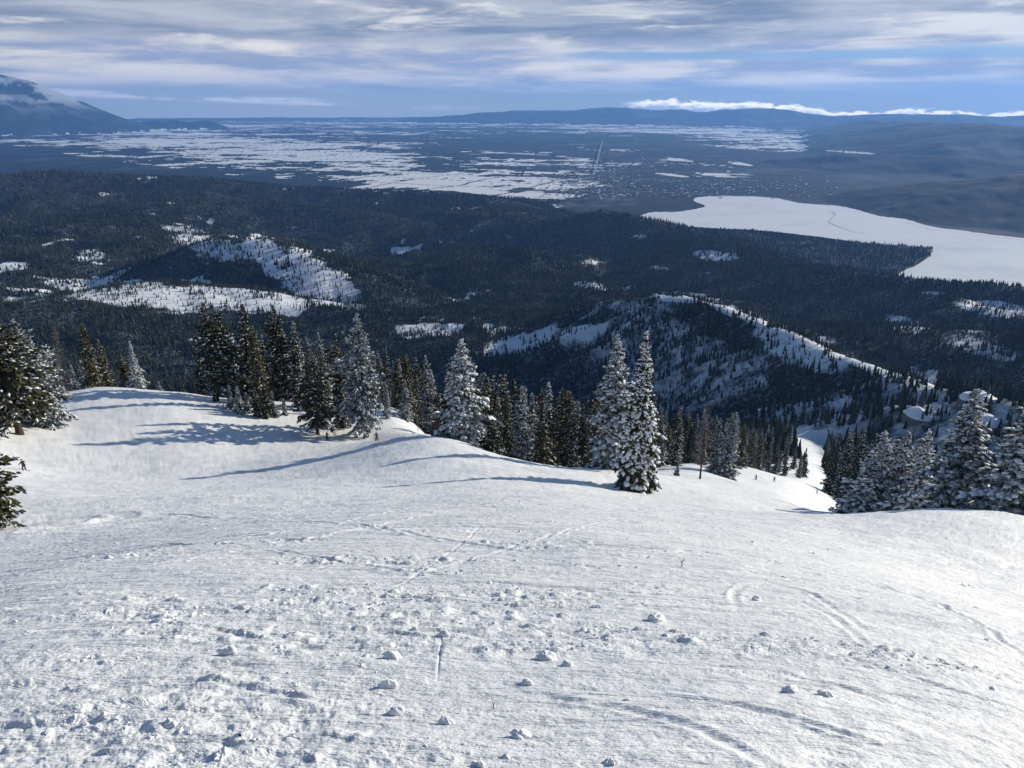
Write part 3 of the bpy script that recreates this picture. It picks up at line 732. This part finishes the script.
NAMES = dict(ragged='pine_tree', spire='fir_tree', laden='fir_tree', snowfir='fir_tree', olive='pine_tree', dark='spruce_tree', pine='pine_tree', shrub='young_fir', light='conifer', bare='bare_tree')
def place(kind, i, x, y, z, h, label, group=None, wide=1.0, lean=(0, 0), rz=None, cat='tree'):
    pr = PROTO[kind][i % len(PROTO[kind])]; s = h / pr['H']
    o = thing(NAMES[kind], label, cat, (x, y, z - .15 - .01 * h), rnd.uniform(0, 6.28) if rz is None else rz, group, (s * wide, s * wide, s))
    o.rotation_euler[0] = lean[0]; o.rotation_euler[1] = lean[1]
    link('trunk', pr['trunk'], o); link('branches' if kind == 'bare' else 'crown', pr['crown'], o)
    if pr['snow']: link('snow_load', pr['snow'], o, kind='stuff')
    return o
def tree(kind, i, px, r, top, label, group=None, wide=1.0, **kw):
    """a tree in the column px at distance r whose tip shows at photo row top"""
    # column is read at mid height: solve azimuth from ground row
    row = 440
    for _ in range(4):
        a, _t = ray(px, row); x, y = r * math.sin(a), r * math.cos(a); z = float(base_z(np.array([x]), np.array([y]))[0]); row = float(project(x, y, z)[1])
    kk = (384 - top) / F; h = max(1.0, y * (kk * FWD[1] - UP[1]) / (UP[2] - kk * FWD[2]) - z)
    return place(kind, i, x, y, z, h, label, group, wide, **kw)

T = tree
T('ragged', 0, 20, 140, 303, 'broad snow flecked pine at the far left above the skier', wide=1.15, lean=(0, .02))
T('ragged', 2, 50, 146, 340, 'snowy pine with low boughs, right neighbour of the broad leftmost pine', wide=1.1)
T('ragged', 0, -4, 42, 428, 'dark young fir cut by the left edge below the skier', wide=1.05)
T('ragged', 1, 36, 150, 318, 'taller dark pine between the broad leftmost pine and its snowy neighbour', wide=1.0)
T('bare', 0, 68, 186, 322, 'thin grey half bare tree behind the left snow mound', wide=.9)
T('olive', 0, 97, 195, 322, 'olive green conifer behind the left snow mound, tallest there', wide=1.1)
T('olive', 1, 112, 205, 336, 'shorter olive conifer beside the snowy fir behind the left mound')
T('laden', 2, 138, 187, 340, 'pale snow covered fir standing alone between left mound and tall pines', wide=.85)
T('shrub', 1, 160, 185, 381, 'small snowy young fir right of the lone pale fir', wide=.8)
T('shrub', 0, 184, 188, 384, 'small dark young fir on the crest left of the twin pines', wide=.7)
T('pine', 1, 218, 168, 300, 'left one of twin tall pines with bare lower trunks', wide=.95)
T('pine', 0, 229, 170, 306, 'right one of twin tall pines with bare lower trunks', wide=.85)
T('dark', 0, 252, 175, 300, 'tall dark conifer right of the twin pines', wide=1.45)
T('olive', 0, 262, 160, 325, 'slender olive brown conifer in front of the tall dark one', wide=1.0)
T('pine', 1, 284, 170, 303, 'tall dark pine at the centre of the left group', wide=.95)
T('dark', 1, 302, 168, 318, 'pointed dark conifer right of the tall central pine of the left group', wide=1.4)
T('ragged', 0, 318, 143, 352, 'wide snowy fir with spreading low boughs, skier beside its trunk', wide=.95)
T('dark', 0, 344, 150, 330, 'snow dusted fir between the spreading fir and the pointed pine', wide=1.05)
T('ragged', 1, 367, 141, 311, 'tall snow flecked pine with thick trunk, skier right of it', wide=.78)
T('laden', 1, 462, 113, 336, 'broad snow laden fir standing alone at the lip of the slope', wide=1.12)
T('laden', 0, 611, 97, 331, 'tall snow laden fir behind the narrow pointed one', wide=1.2)
T('spire', 0, 639, 75, 329, 'narrow pointed fir heavy with snow, standing alone on the open slope', wide=.98, rz=1.2)
T('bare', 0, 700, 140, 398, 'slim leafless tree standing alone on the snow', wide=1.0)
T('shrub', 1, 677, 135, 461, 'tiny snowy sapling left of the slim leafless tree', wide=.55)
T('bare', 0, 418, 133, 414, 'thin leafless sapling by the lip, right of the pointed pine', wide=.5)
T('shrub', 0, 494, 106, 424, 'low green young fir at the lip right of the broad snow laden fir', wide=1.2)
T('laden', 0, 946, 78, 385, 'big snow laden fir, tallest of the right hand group', wide=1.6)
T('laden', 1, 1014, 72, 374, 'big snow covered fir cut by the right edge', wide=1.45)
T('laden', 2, 866, 106, 430, 'snow crusted fir, left front of the right hand clump', wide=1.5)
T('laden', 0, 884, 106, 430, 'frosted fir in the middle of the right hand clump', wide=1.2)
T('laden', 2, 904, 102, 428, 'frosted fir beside the big snow laden one', wide=1.05)
for px, r, top, k, i in ((857, 112, 448, 'laden', 2), (895, 118, 436, 'laden', 0), (918, 112, 440, 'laden', 2), (928, 96, 452, 'dark', 0), (876, 120, 438, 'laden', 0), (975, 92, 455, 'dark', 2), (990, 80, 470, 'dark', 0), (860, 125, 447, 'snowfir', 1), (910, 125, 442, 'snowfir', 0)):
    T(k, i, px, r, top, 'frosted conifer packed into the clump at the right edge of the piste', 'conifers of the right hand clump', wide=1.6)
for px, r, top in ((829, 365, 431), (837, 350, 428), (846, 342, 432), (852, 360, 426), (860, 350, 430), (842, 375, 429), (868, 350, 433), (876, 340, 436)):
    T('dark', rnd.randrange(3), px, r, top, 'dark fir of the small clump right of the distant piste', 'firs right of the distant piste', wide=1.15)
for px, r, top in ((232, 158, 387), (240, 156, 386), (258, 155, 390), (266, 154, 388), (274, 156, 391), (285, 158, 398), (248, 157, 392), (215, 165, 392)):
    T('shrub', rnd.randrange(2), px, r, top, 'knee to head high young fir below the left group of pines', 'young firs below the left group of pines', wide=.6)
# dense belt beyond the lip of the slope
def belt(n, x0, x1, r0, r1, t0, t1, kinds, label, group, seed, wide=1.0):
    rg = random.Random(seed)
    for k in range(n):
        px = x0 + (x1 - x0) * (k + rg.uniform(.1, .9)) / n; r = rg.uniform(r0, r1)
        f = (px - x0) / (x1 - x0); top = (t0 * (1 - f) + t1 * f) + abs(rg.gauss(0, 13)) - 3
        T(rg.choice(kinds), rg.randrange(3), px, r, top, label, group, wide=wide * rg.uniform(.85, 1.2))
L1 = 'conifer in the dense belt behind the lip of the snow slope'; G1 = 'conifers of the belt behind the lip'
belt(10, 50, 150, 215, 270, 345, 350, ['dark', 'snowfir', 'olive'], L1, G1, 1)
belt(5, -20, 60, 150, 210, 335, 345, ['dark', 'snowfir'], L1, G1, 2)
belt(15, 203, 345, 185, 230, 318, 332, ['dark', 'snowfir', 'dark', 'olive'], L1, G1, 3)
belt(15, 325, 440, 158, 235, 340, 356, ['dark', 'snowfir', 'olive'], L1, G1, 4, 1.05)
belt(24, 380, 520, 155, 230, 352, 372, ['dark', 'snowfir', 'olive', 'dark'], L1, G1, 5, 1.1)
belt(27, 480, 612, 112, 170, 380, 388, ['dark', 'snowfir', 'olive', 'dark'], L1, G1, 6, 1.05)
belt(16, 500, 660, 175, 260, 386, 392, ['dark', 'snowfir', 'olive'], L1, G1, 7, 1.1)
belt(14, 645, 745, 185, 260, 400, 418, ['dark', 'olive', 'snowfir'], L1, G1, 8, 1.1)
belt(14, 650, 760, 265, 340, 398, 428, ['dark', 'snowfir', 'olive'], L1, G1, 9, 1.1)
belt(12, 735, 806, 340, 430, 424, 450, ['dark'], 'small dark fir along the left side of the distant piste', 'small firs left of the distant piste', 10, 1.1)
belt(10, 880, 1020, 170, 260, 448, 452, ['dark', 'snowfir'], 'conifer partly hidden behind the right hand clump', 'conifers behind the right hand clump', 11)
# ------------------------------------------------------------------ far forest (one mass) and its nearest members as single trees
def visible_filter(x, y, z, h):
    px, row = project(x, y, z + h); return (px > -60) & (px < 1084)
def scatter(r0, r1, per_ha, seed, hmean):
    rg = np.random.default_rng(seed); area = R(84) / 2 * (r1 * r1 - r0 * r0) / 1e4; n = int(area * per_ha)
    a = rg.uniform(R(-42), R(42), n); r = np.sqrt(rg.uniform(r0 * r0, r1 * r1, n)); x, y = r * np.sin(a), r * np.cos(a)
    z = base_z(x, y, False); op = open_at(x, y, z)
    px, row = project(x, y, z)
    keep = rg.random(n) < np.clip(1.0 - 1.0 * op, 0.13, 1) * (.75 + .5 * fbm(x / 90, y / 90, 401, 3)) + .5 * op * sst(fbm(x / 45, y / 45, 402, 3), .05, .5)
    keep &= ~(inpoly(px, row, RUN) & (r < 900) & (px > 480)) & (z > VZ + 2)
    keep &= (px > -90) & (px < 1110)
    # drop what the slopes hide: compare with the terrain's own skyline towards the camera
    return x[keep], y[keep], z[keep], hmean * (rg.uniform(.45, 1.3, n) * (1 + .35 * fbm(x / 60, y / 60, 404, 2)))[keep], op[keep], px[keep], row[keep]
# skyline table: smallest depression reached so far, per azimuth
tab_a = np.radians(np.arange(-44, 44.01, .25)); tab_r = lev((30, 7000, 1.012))
A_, R_ = np.meshgrid(tab_a, tab_r); Zt = base_z((R_ * np.sin(A_)).ravel(), (R_ * np.cos(A_)).ravel(), False).reshape(A_.shape)
elev = Zt / R_; run_ = np.maximum.accumulate(elev, 0)
def hidden(x, y, ztop):
    a = np.arctan2(x, y); r = np.hypot(x, y)
    ia = np.clip(np.round((a - tab_a[0]) / (tab_a[1] - tab_a[0])).astype(int), 0, len(tab_a) - 1); ir = np.clip(np.searchsorted(tab_r, r * .985) - 1, 0, len(tab_r) - 1)
    return ztop / r < run_[ir, ia] - .004
parts = []
for r0, r1, d_, s, hm_ in ((260, 900, 260, 1, 15), (900, 1500, 330, 2, 11.5), (1500, 2400, 290, 3, 11.5), (2400, 3600, 170, 4, 13.5), (3600, 5200, 95, 5, 16), (5200, 6600, 60, 6, 19)):
    q = scatter(r0, r1, d_, s, hm_); hd = hidden(q[0], q[1], q[2] + q[3]); parts.append([v[~hd] for v in q])
fx, fy, fz, fh, fo, fpx, frow = [np.concatenate(v) for v in zip(*parts)]
size = fh / np.hypot(fx, fy)
single = np.zeros(len(fx), bool)
N_SINGLE = 40
cand = np.where((np.hypot(fx, fy) > 420) & (fpx > 560) & (fpx < 1020))[0]
single[cand[np.argsort(-size[cand])[:N_SINGLE]]] = True
GF = 'nearer conifers of the wooded hillside'
for k in np.where(single)[0]:
    place('light', rnd.randrange(2), float(fx[k]), float(fy[k]), float(fz[k]), float(fh[k]), 'small conifer on the hillside below and beyond the snow slope', GF, wide=1.1)
m = ~single
def cone_forest(x, y, z, h, op, seed):
    rg = np.random.default_rng(seed); r = np.hypot(x, y); V = []; Fc = []; tone = []; frost = []; nv = 0
    for near in (True, False):
        s = (r < 2300) if near else (r >= 2300)
        X, Y, Z, H = x[s], y[s], z[s], h[s]; n = len(X); k = 5
        tiers = ((.06, .55, .155), (.34, .82, .11), (.62, 1.0, .065)) if near else ((.04, 1.0, .17),)
        spur = np.where(Z < VZ + 45, .92, 1.0); H = H * spur; wj = rg.uniform(.7, 1.3, n) / spur ** .5 * (1 if near else 1.15); tn = np.clip(np.where(Z < VZ + 45, -.6, 0) + rg.normal(.45, .22, n) + .75 * fbm(X / 420, Y / 420, 410, 3) + .35 * fbm(X / 110, Y / 110, 415, 3), 0, 1); fr = (rg.random(n) < .09) * rg.uniform(.06, .22, n) * (1 if near else .8) * (Z > VZ + 45)  # broad tone noise puts sunlit and shaded patches into the tree colour
        lean = rg.normal(0, .02, (n, 2))
        for (a0, a1, w_) in tiers:
            ph = rg.uniform(0, 6.28, n); ring = []
            for j in range(k):
                a = ph + j * 6.283 / k; rr = H * w_ * wj * rg.uniform(.65, 1.3, n)
                ring.append(np.stack([X + rr * np.cos(a), Y + rr * np.sin(a), Z - .4 + H * (a0 + rg.uniform(-.05, .05, n))], 1))
            tip = np.stack([X + lean[:, 0] * H, Y + lean[:, 1] * H, Z + H * a1], 1)
            V.append(np.stack(ring + [tip], 1).reshape(-1, 3)); i = np.arange(n)[:, None] * (k + 1) + nv
            for j in range(k): Fc.append(i + [j, (j + 1) % k, k])
            nv += n * (k + 1); tone.append(np.repeat(tn, k + 1)); frost.append(np.repeat(fr, k + 1))
    return mesh_np('forest', np.concatenate(V), np.concatenate(Fc), False, attrs={'tone': ('POINT', np.concatenate(tone)), 'frost': ('POINT', np.concatenate(frost))}, mats=[M_FOREST])
print('forest trees', m.sum())
link('forest', cone_forest(fx[m], fy[m], fz[m], fh[m], fo[m], 9), kind='stuff', label='dark conifer forest covering the hills below', category='forest')

# ------------------------------------------------------------------ far town
def town():
    rg = np.random.default_rng(3); V = []; Fc = []; mi = []
    n = 900; cxs = np.concatenate([rg.normal(595, 26, n // 2), rg.normal(730, 60, n // 4), rg.uniform(540, 760, n // 4)])
    rws = np.concatenate([rg.normal(178, 13, n // 2), rg.normal(187, 6, n // 4), rg.uniform(180, 197, n // 4)])
    for a, b_ in zip(cxs, rws):
        if b_ < 142 or b_ > 200: continue
        px, py, pz = flat(a, b_, VZ + 2); s = rg.uniform(3, 7); l = s * rg.uniform(1, 2.6); hh = rg.uniform(4, 8); th = .42 + rg.choice([0, math.pi / 2]); c_, s_ = math.cos(th), math.sin(th)
        def w3(u, v, w_): return (px + u * c_ - v * s_, py + u * s_ + v * c_, pz + w_)
        i = len(V)
        V.extend([w3(-l, -s, 0), w3(l, -s, 0), w3(l, s, 0), w3(-l, s, 0), w3(-l, -s, hh), w3(l, -s, hh), w3(l, s, hh), w3(-l, s, hh), w3(-l, 0, hh * 1.5), w3(l, 0, hh * 1.5)])
        for f, m_ in (((0, 1, 5, 4), 0), ((2, 3, 7, 6), 0), ((1, 2, 6, 5), 0), ((3, 0, 4, 7), 0), ((4, 5, 9, 8), 1), ((6, 7, 8, 9), 1)): Fc.append([i + q for q in f]); mi.append(m_)
    mw, t, b = mat('far_house_walls'); t.put(b.inputs['Base Color'], (.30, .27, .24, 1)); setp(b, .8)
    return mesh_np('town_houses', V, np.array(Fc), False, mats=[mw, M_CHUNK], midx=mi)
link('town_houses', town(), kind='stuff', label='specks of snow roofed houses of the far town', category='town')

# ------------------------------------------------------------------ snow-capped outcrops at the right
def outcrop(px, row, r, size, label):
    a, t = ray(px, row); rs = np.arange(380, 1000, 4.); zz = base_z(rs * math.sin(a), rs * math.cos(a), False)
    rw = project(rs * math.sin(a), rs * math.cos(a), zz)[1]; r = float(rs[int(np.argmin(np.abs(rw - row) + np.abs(rs - r) * .01))]); size *= r / 600
    x, y = r * math.sin(a), r * math.cos(a); z = float(base_z(np.array([x]), np.array([y]), False)[0])
    rg = np.random.default_rng(int(px)); o = thing('rock_outcrop', label, 'rock', (x, y, z - size * .2), rg.uniform(0, 6))
    nth, nph = 28, 16; th = np.linspace(0, 2 * math.pi, nth + 1); ph = np.linspace(-.3, math.pi / 2, nph)
    def shell(s, zb, m, nm, lo):
        V = []; 
        for p_ in np.linspace(lo, math.pi / 2, nph):
            for q in th:
                cx_, cy_, cz0 = math.cos(p_) * math.cos(q), math.cos(p_) * math.sin(q), math.sin(p_)
                V.append((cx_, cy_, cz0))
        V = np.array(V); d = 1 + .28 * fbm(V[:, 0] * 1.6 + px, V[:, 1] * 1.6 + V[:, 2], 3, 4)
        V = V * d[:, None] * s * np.array([1.25, 1, .75]); V[:, 2] += zb
        return link(nm, mesh_np(nm, V, grid_faces(nph, nth + 1), True, mats=[m]), o)
    shell(size, 0, M_ROCK, 'rock', -.3); shell(size * 1.04, size * .10, M_CHUNK, 'snow_cap', .42)
outcrop(978, 402, 640, 11, 'snow capped rock outcrop by the right edge above the big fir')
outcrop(918, 418, 600, 10, 'rounded snow capped outcrop left of the big firs\' tips')
outcrop(984, 425, 560, 11, 'snow capped outcrop between the two big right hand firs')
outcrop(976, 411, 600, 9, 'small snow capped outcrop right of the tallest right hand fir')

# ------------------------------------------------------------------ loose snow
def blocks(rg, P3, S, seg=1):
    n = len(P3); d = rg.normal(0, 1, (n, 3)); d[:, 2] *= .3; d /= np.linalg.norm(d, axis=1, keepdims=True)
    return lumps(P3, d, S * rg.uniform(.7, 1.3, n), S * rg.uniform(.5, 1, n), S * rg.uniform(.45, .9, n), rg)
rg = np.random.default_rng(12)
n = 60000; a = rg.uniform(R(-40), R(40), n); r = np.exp(rg.uniform(math.log(2.3), math.log(26), n)); x, y = r * np.sin(a), r * np.cos(a)
churn = churn_at(x, y, r) * sst(fbm(x / .8, y / .5, 22, 3), -.15, .35)
k = rg.random(n) < churn * .55; x, y, r = x[k], y[k], r[k]
s = .005 + rg.pareto(3.0, len(x)) * .010; s = np.clip(s * (.6 + r / 12), .004, .05)
z = base_z(x, y) - s * .15
s = np.where(s > .022, s * .8, s); big_ = s > .016
v, f = blocks(rg, np.stack([x, y, z], 1)[~big_], s[~big_])
def boulders(P3, S, rg):
    nth, nph = 11, 8; tq, pq = np.meshgrid(np.linspace(0, 2 * math.pi, nth, endpoint=False), np.linspace(-1.2, 1.45, nph)); tq = tq.ravel(); pq = pq.ravel()
    U = np.stack([np.cos(pq) * np.cos(tq), np.cos(pq) * np.sin(tq), np.sin(pq)], 1); n = len(P3); o = rg.uniform(0, 60, (n, 1))
    d = 1 + .75 * fbm(U[None, :, 0] * 1.2 + o + U[None, :, 2], U[None, :, 1] * 1.2 + o * .7, 61, 3) + .35 * fbm(U[None, :, 0] * 3.1 + o, U[None, :, 1] * 3.1 - U[None, :, 2] * 2.6 + o, 64, 2)
    V = U[None] * d[..., None] * (S[:, None] * rg.uniform(.6, 1.5, (n, 3)) * np.array([1, 1, .72]))[:, None]
    V = V + P3[:, None]
    i = np.arange(nph - 1)[:, None] * nth + np.arange(nth)[None]; j = np.arange(nph - 1)[:, None] * nth + (np.arange(nth)[None] + 1) % nth
    q = np.stack([i.ravel(), j.ravel(), j.ravel() + nth, i.ravel() + nth], 1)
    return V.reshape(-1, 3), (q[None] + (np.arange(n) * nth * nph)[:, None, None]).reshape(-1, 4)
v2, f2 = boulders(np.stack([x, y, z], 1)[big_], s[big_], rg)
f = [f, f2 + len(v)]; v = np.concatenate([v, v2])
link('loose_snow', mesh_np('loose_snow', v, f, False, mats=[M_CHUNK]), kind='stuff')
CH = [(520, 738, .055, 'smooth rounded snow lump in front, nearest the bottom edge, left of centre'), (546, 659, .075, 'long low snow block casting a dark shadow, right of the groove'), (392, 658, .07, 'craggy snow block left of the vertical groove'),
      (388, 686, .055, 'pointed snow block below the craggy one'), (397, 713, .045, 'small peaked snow lump in the left foreground'), (447, 724, .045, 'flat snow lump left of the rounded one'),
      (655, 621, .09, 'snow block at the end of the long broken ridge'), (444, 636, .05, 'snow lump at the head of the narrow groove'), (527, 684, .04, 'small snow lump below the long low block'),
      (790, 693, .055, 'snow lump on the smooth right foreground'), (826, 696, .05, 'right one of two snow lumps on the right foreground'), (568, 665, .04, 'little snow lump right of the long low block'),
      (229, 653, .07, 'snow block in the rough patch at the left'), (172, 726, .05, 'snow lump low in the left foreground'), (756, 600, .07, 'snow lump in the curved track on the right')]
def chunk_mesh(seed, s):
    nth, nph = 26, 15; V = []
    for p_ in np.linspace(-math.pi / 2, math.pi / 2, nph):
        for q in np.linspace(0, 2 * math.pi, nth + 1): V.append((math.cos(p_) * math.cos(q), math.cos(p_) * math.sin(q), math.sin(p_)))
    V = np.array(V); q = V * 1.3 + seed * 3.1
    d = 1 + .62 * fbm(q[:, 0] + q[:, 2], q[:, 1] - q[:, 2] * .7, seed, 3) + .30 * fbm(q[:, 0] * 3.4 + q[:, 2] * 2, q[:, 1] * 3.4 - q[:, 2] * 2, seed + 9, 3)
    return mesh_np('snow_lump', V * d[:, None] * s * np.array([1.35, .9, .8]), grid_faces(nph, nth + 1), True, mats=[M_CHUNK])
for i, (px, row, s, lab) in enumerate(CH):
    x, y, z = on_ground(px, row, 1.5, 60); o = link('snow_lump', chunk_mesh(i + 1, s * .72), label=lab, category='snow lump'); o.location = (x, y, z + s * .12); o.rotation_euler = (0, 0, .4 * math.sin(i * 2.3))

# twigs poking out of the snow
def twig(px, row, h, lab, seed):
    rg = np.random.default_rng(seed); x, y, z = on_ground(px, row, 1.5, 80); V = []; Fs = []
    def seg(p, q, r0, r1):
        p = np.array(p, float); q = np.array(q, float); d = q - p; d /= np.linalg.norm(d); sd, up = frames(d[None]); n0 = len(V)
        for c0, rr in ((p, r0), (q, r1)):
            for j in range(5): a = j * 1.2566; V.append(c0 + (sd[0] * math.cos(a) + up[0] * math.sin(a)) * rr)
        Fs.extend([(n0 + j, n0 + (j + 1) % 5, n0 + 5 + (j + 1) % 5, n0 + 5 + j) for j in range(5)])
    seg((0, 0, -.05), (-.05 * h, 0, h * .55), .055 * h, .042 * h); seg((-.05 * h, 0, h * .55), (.18 * h, 0, h), .042 * h, .02 * h); seg((-.03 * h, 0, h * .45), (-.30 * h, .05, h * .85), .032 * h, .014 * h); seg((.02, 0, h * .7), (.3 * h, -.05, h * .78), .028 * h, .012 * h)
    o = link('twig', mesh_np('twig', np.array(V), np.array(Fs), True, mats=[M_BARK]), label=lab, category='twig'); o.location = (x, y, z)
twig(682, 567, .16, 'dark forked twig poking out of the smooth snow right of centre', 1)
twig(494, 710, .06, 'tiny bent twig among the snow lumps in front', 2)

# ------------------------------------------------------------------ skiers
def cloth(name, col, rough=.7):
    m, t, b = mat(name); t.put(b.inputs['Base Color'], t.mix(t.mr(t.noise(objc(t), 14, 3), .35, .65), tuple(c_ * .8 for c_ in col), tuple(c_ * 1.2 for c_ in col))); setp(b, rough, .3); return m
M_SKIN = cloth('skin', (.55, .36, .27)); M_DARK = cloth('dark_cloth', (.018, .020, .026)); M_HELM = cloth('helmet_shell', (.02, .02, .022), .3); M_POLE = cloth('ski_metal', (.10, .10, .11), .3)
def skin_mesh(name, parent, verts, edges, radii, root, m, sub=1):
    me = bpy.data.meshes.new(name); me.from_pydata(verts, edges, []); me.materials.append(m)
    o = link(name, me, parent); md = o.modifiers.new('skin', 'SKIN')
    for i, r in enumerate(radii): me.skin_vertices[0].data[i].radius = (r, r) if not isinstance(r, tuple) else r
    me.skin_vertices[0].data[root].use_root = True
    md.use_smooth_shade = True; s = o.modifiers.new('sub', 'SUBSURF'); s.levels = sub; s.render_levels = sub
    return o
J = dict(pelvis=(0, 0, .86), waist=(0, .05, 1.02), chest=(0, .12, 1.24), neck=(0, .16, 1.43), skull=(0, .20, 1.56), crown=(0, .20, 1.66),
         shL=(-.18, .12, 1.36), elL=(-.33, .18, 1.14), haL=(-.36, .38, 1.05), shR=(.18, .12, 1.36), elR=(.35, .16, 1.16), haR=(.40, .36, 1.08),
         hipL=(-.10, 0, .84), knL=(-.15, .14, .48), anL=(-.17, -.02, .12), toL=(-.17, .14, .07), hipR=(.10, 0, .84), knR=(.16, .16, .48), anR=(.19, .0, .12), toR=(.19, .16, .07))
def person(px, row, label, jacket, rz=0., legs='ski', scale=1.0):
    x, y, z = on_ground(px, row, 60, 900); o = thing('person', label, 'person', (x, y, z - .02), rz, scale=(scale,) * 3)
    names = list(J); V = [J[k] for k in names]; ix = {k: i for i, k in enumerate(names)}
    E = [('pelvis', 'waist'), ('waist', 'chest'), ('chest', 'neck'), ('neck', 'skull'), ('skull', 'crown'), ('chest', 'shL'), ('shL', 'elL'), ('elL', 'haL'), ('chest', 'shR'), ('shR', 'elR'), ('elR', 'haR'),
         ('pelvis', 'hipL'), ('hipL', 'knL'), ('knL', 'anL'), ('anL', 'toL'), ('pelvis', 'hipR'), ('hipR', 'knR'), ('knR', 'anR'), ('anR', 'toR')]
    rad = dict(pelvis=.13, waist=.125, chest=.14, neck=.055, skull=.085, crown=.05, shL=.065, elL=.045, haL=.04, shR=.065, elR=.045, haR=.04, hipL=.09, knL=.065, anL=.055, toL=.05, hipR=.09, knR=.065, anR=.055, toR=.05)
    skin_mesh('body', o, V, [(ix[a], ix[b_]) for a, b_ in E], [rad[k] for k in names], 0, M_SKIN)
    def sub(name, keys, edges, grow, m):
        ii = {k: i for i, k in enumerate(keys)}
        skin_mesh(name, o, [J[k] for k in keys], [(ii[a], ii[b_]) for a, b_ in edges], [rad[k] + grow for k in keys], 0, m)
    sub('jacket', ['chest', 'waist', 'pelvis', 'neck', 'shL', 'elL', 'haL', 'shR', 'elR', 'haR'], [('chest', 'waist'), ('waist', 'pelvis'), ('chest', 'neck'), ('chest', 'shL'), ('shL', 'elL'), ('elL', 'haL'), ('chest', 'shR'), ('shR', 'elR'), ('elR', 'haR')], .03, jacket)
    sub('trousers', ['pelvis', 'hipL', 'knL', 'anL', 'hipR', 'knR', 'anR'], [('pelvis', 'hipL'), ('hipL', 'knL'), ('knL', 'anL'), ('pelvis', 'hipR'), ('hipR', 'knR'), ('knR', 'anR')], .025, M_DARK)
    for s_ in ('L', 'R'): sub('boot', ['an' + s_, 'to' + s_], [('an' + s_, 'to' + s_)], .03, M_HELM)
    # helmet: shell over the skull with a brim
    nth, nph = 18, 9; Vh = []
    for p_ in np.linspace(-.15, math.pi / 2, nph):
        for q in np.linspace(0, 2 * math.pi, nth + 1): Vh.append((.118 * math.cos(p_) * math.cos(q), .20 + .138 * math.cos(p_) * math.sin(q), 1.60 + .12 * math.sin(p_)))
    link('helmet', mesh_np('helmet', Vh, grid_faces(nph, nth + 1), True, mats=[M_HELM]), o)
    def prism(name, pts, w_, h_, m):
        Vp = []; 
        for (a, b_, c_) in pts: Vp += [(a - w_, b_, c_), (a + w_, b_, c_), (a + w_, b_, c_ + h_), (a - w_, b_, c_ + h_)]
        fs = []
        for i in range(len(pts) - 1): fs += [(4 * i + j, 4 * i + (j + 1) % 4, 4 * i + 4 + (j + 1) % 4, 4 * i + 4 + j) for j in range(4)]
        fs += [(0, 1, 2, 3), tuple(4 * (len(pts) - 1) + j for j in (3, 2, 1, 0))]
        return link(name, mesh_np(name, Vp, np.array(fs), False, mats=[m]), o)
    for sx in (-.17, .19): prism('ski', [(sx, -.75, .02), (sx, .7, .02), (sx, .86, .05), (sx, .97, .12)], .045, .018, M_HELM)
    for sx, hk in ((-.38, 'haL'), (.42, 'haR')):
        h_ = J[hk]; prism('ski_pole', [(h_[0], h_[1] + .05, h_[2] + .06), (h_[0] * 1.05, h_[1] - .12, .02)], .010, .02, M_POLE)
    return o
J_BLACK = cloth('black_jacket', (.015, .016, .02)); J_RED = cloth('dark_red_jacket', (.10, .02, .02)); J_NAVY = cloth('navy_jacket', (.02, .03, .07)); J_TAN = cloth('olive_jacket', (.07, .055, .03))
person(25, 471, 'skier in black by the left edge above the dark young fir', J_BLACK, 1.2)
person(327, 440, 'skier in dark clothes beside the trunk of the spreading snowy fir', J_BLACK, -.6)
person(377, 441, 'skier in olive jacket just right of the thick trunked pine', J_TAN, .5)
person(756, 480, 'tiny skier, left one of two close together on the distant piste', J_NAVY, .3)
person(774, 482, 'tiny skier, right one of two close together on the distant piste', J_RED, -.4)
person(817, 494, 'tiny skier beside the right hand clump of firs', J_BLACK, .8)
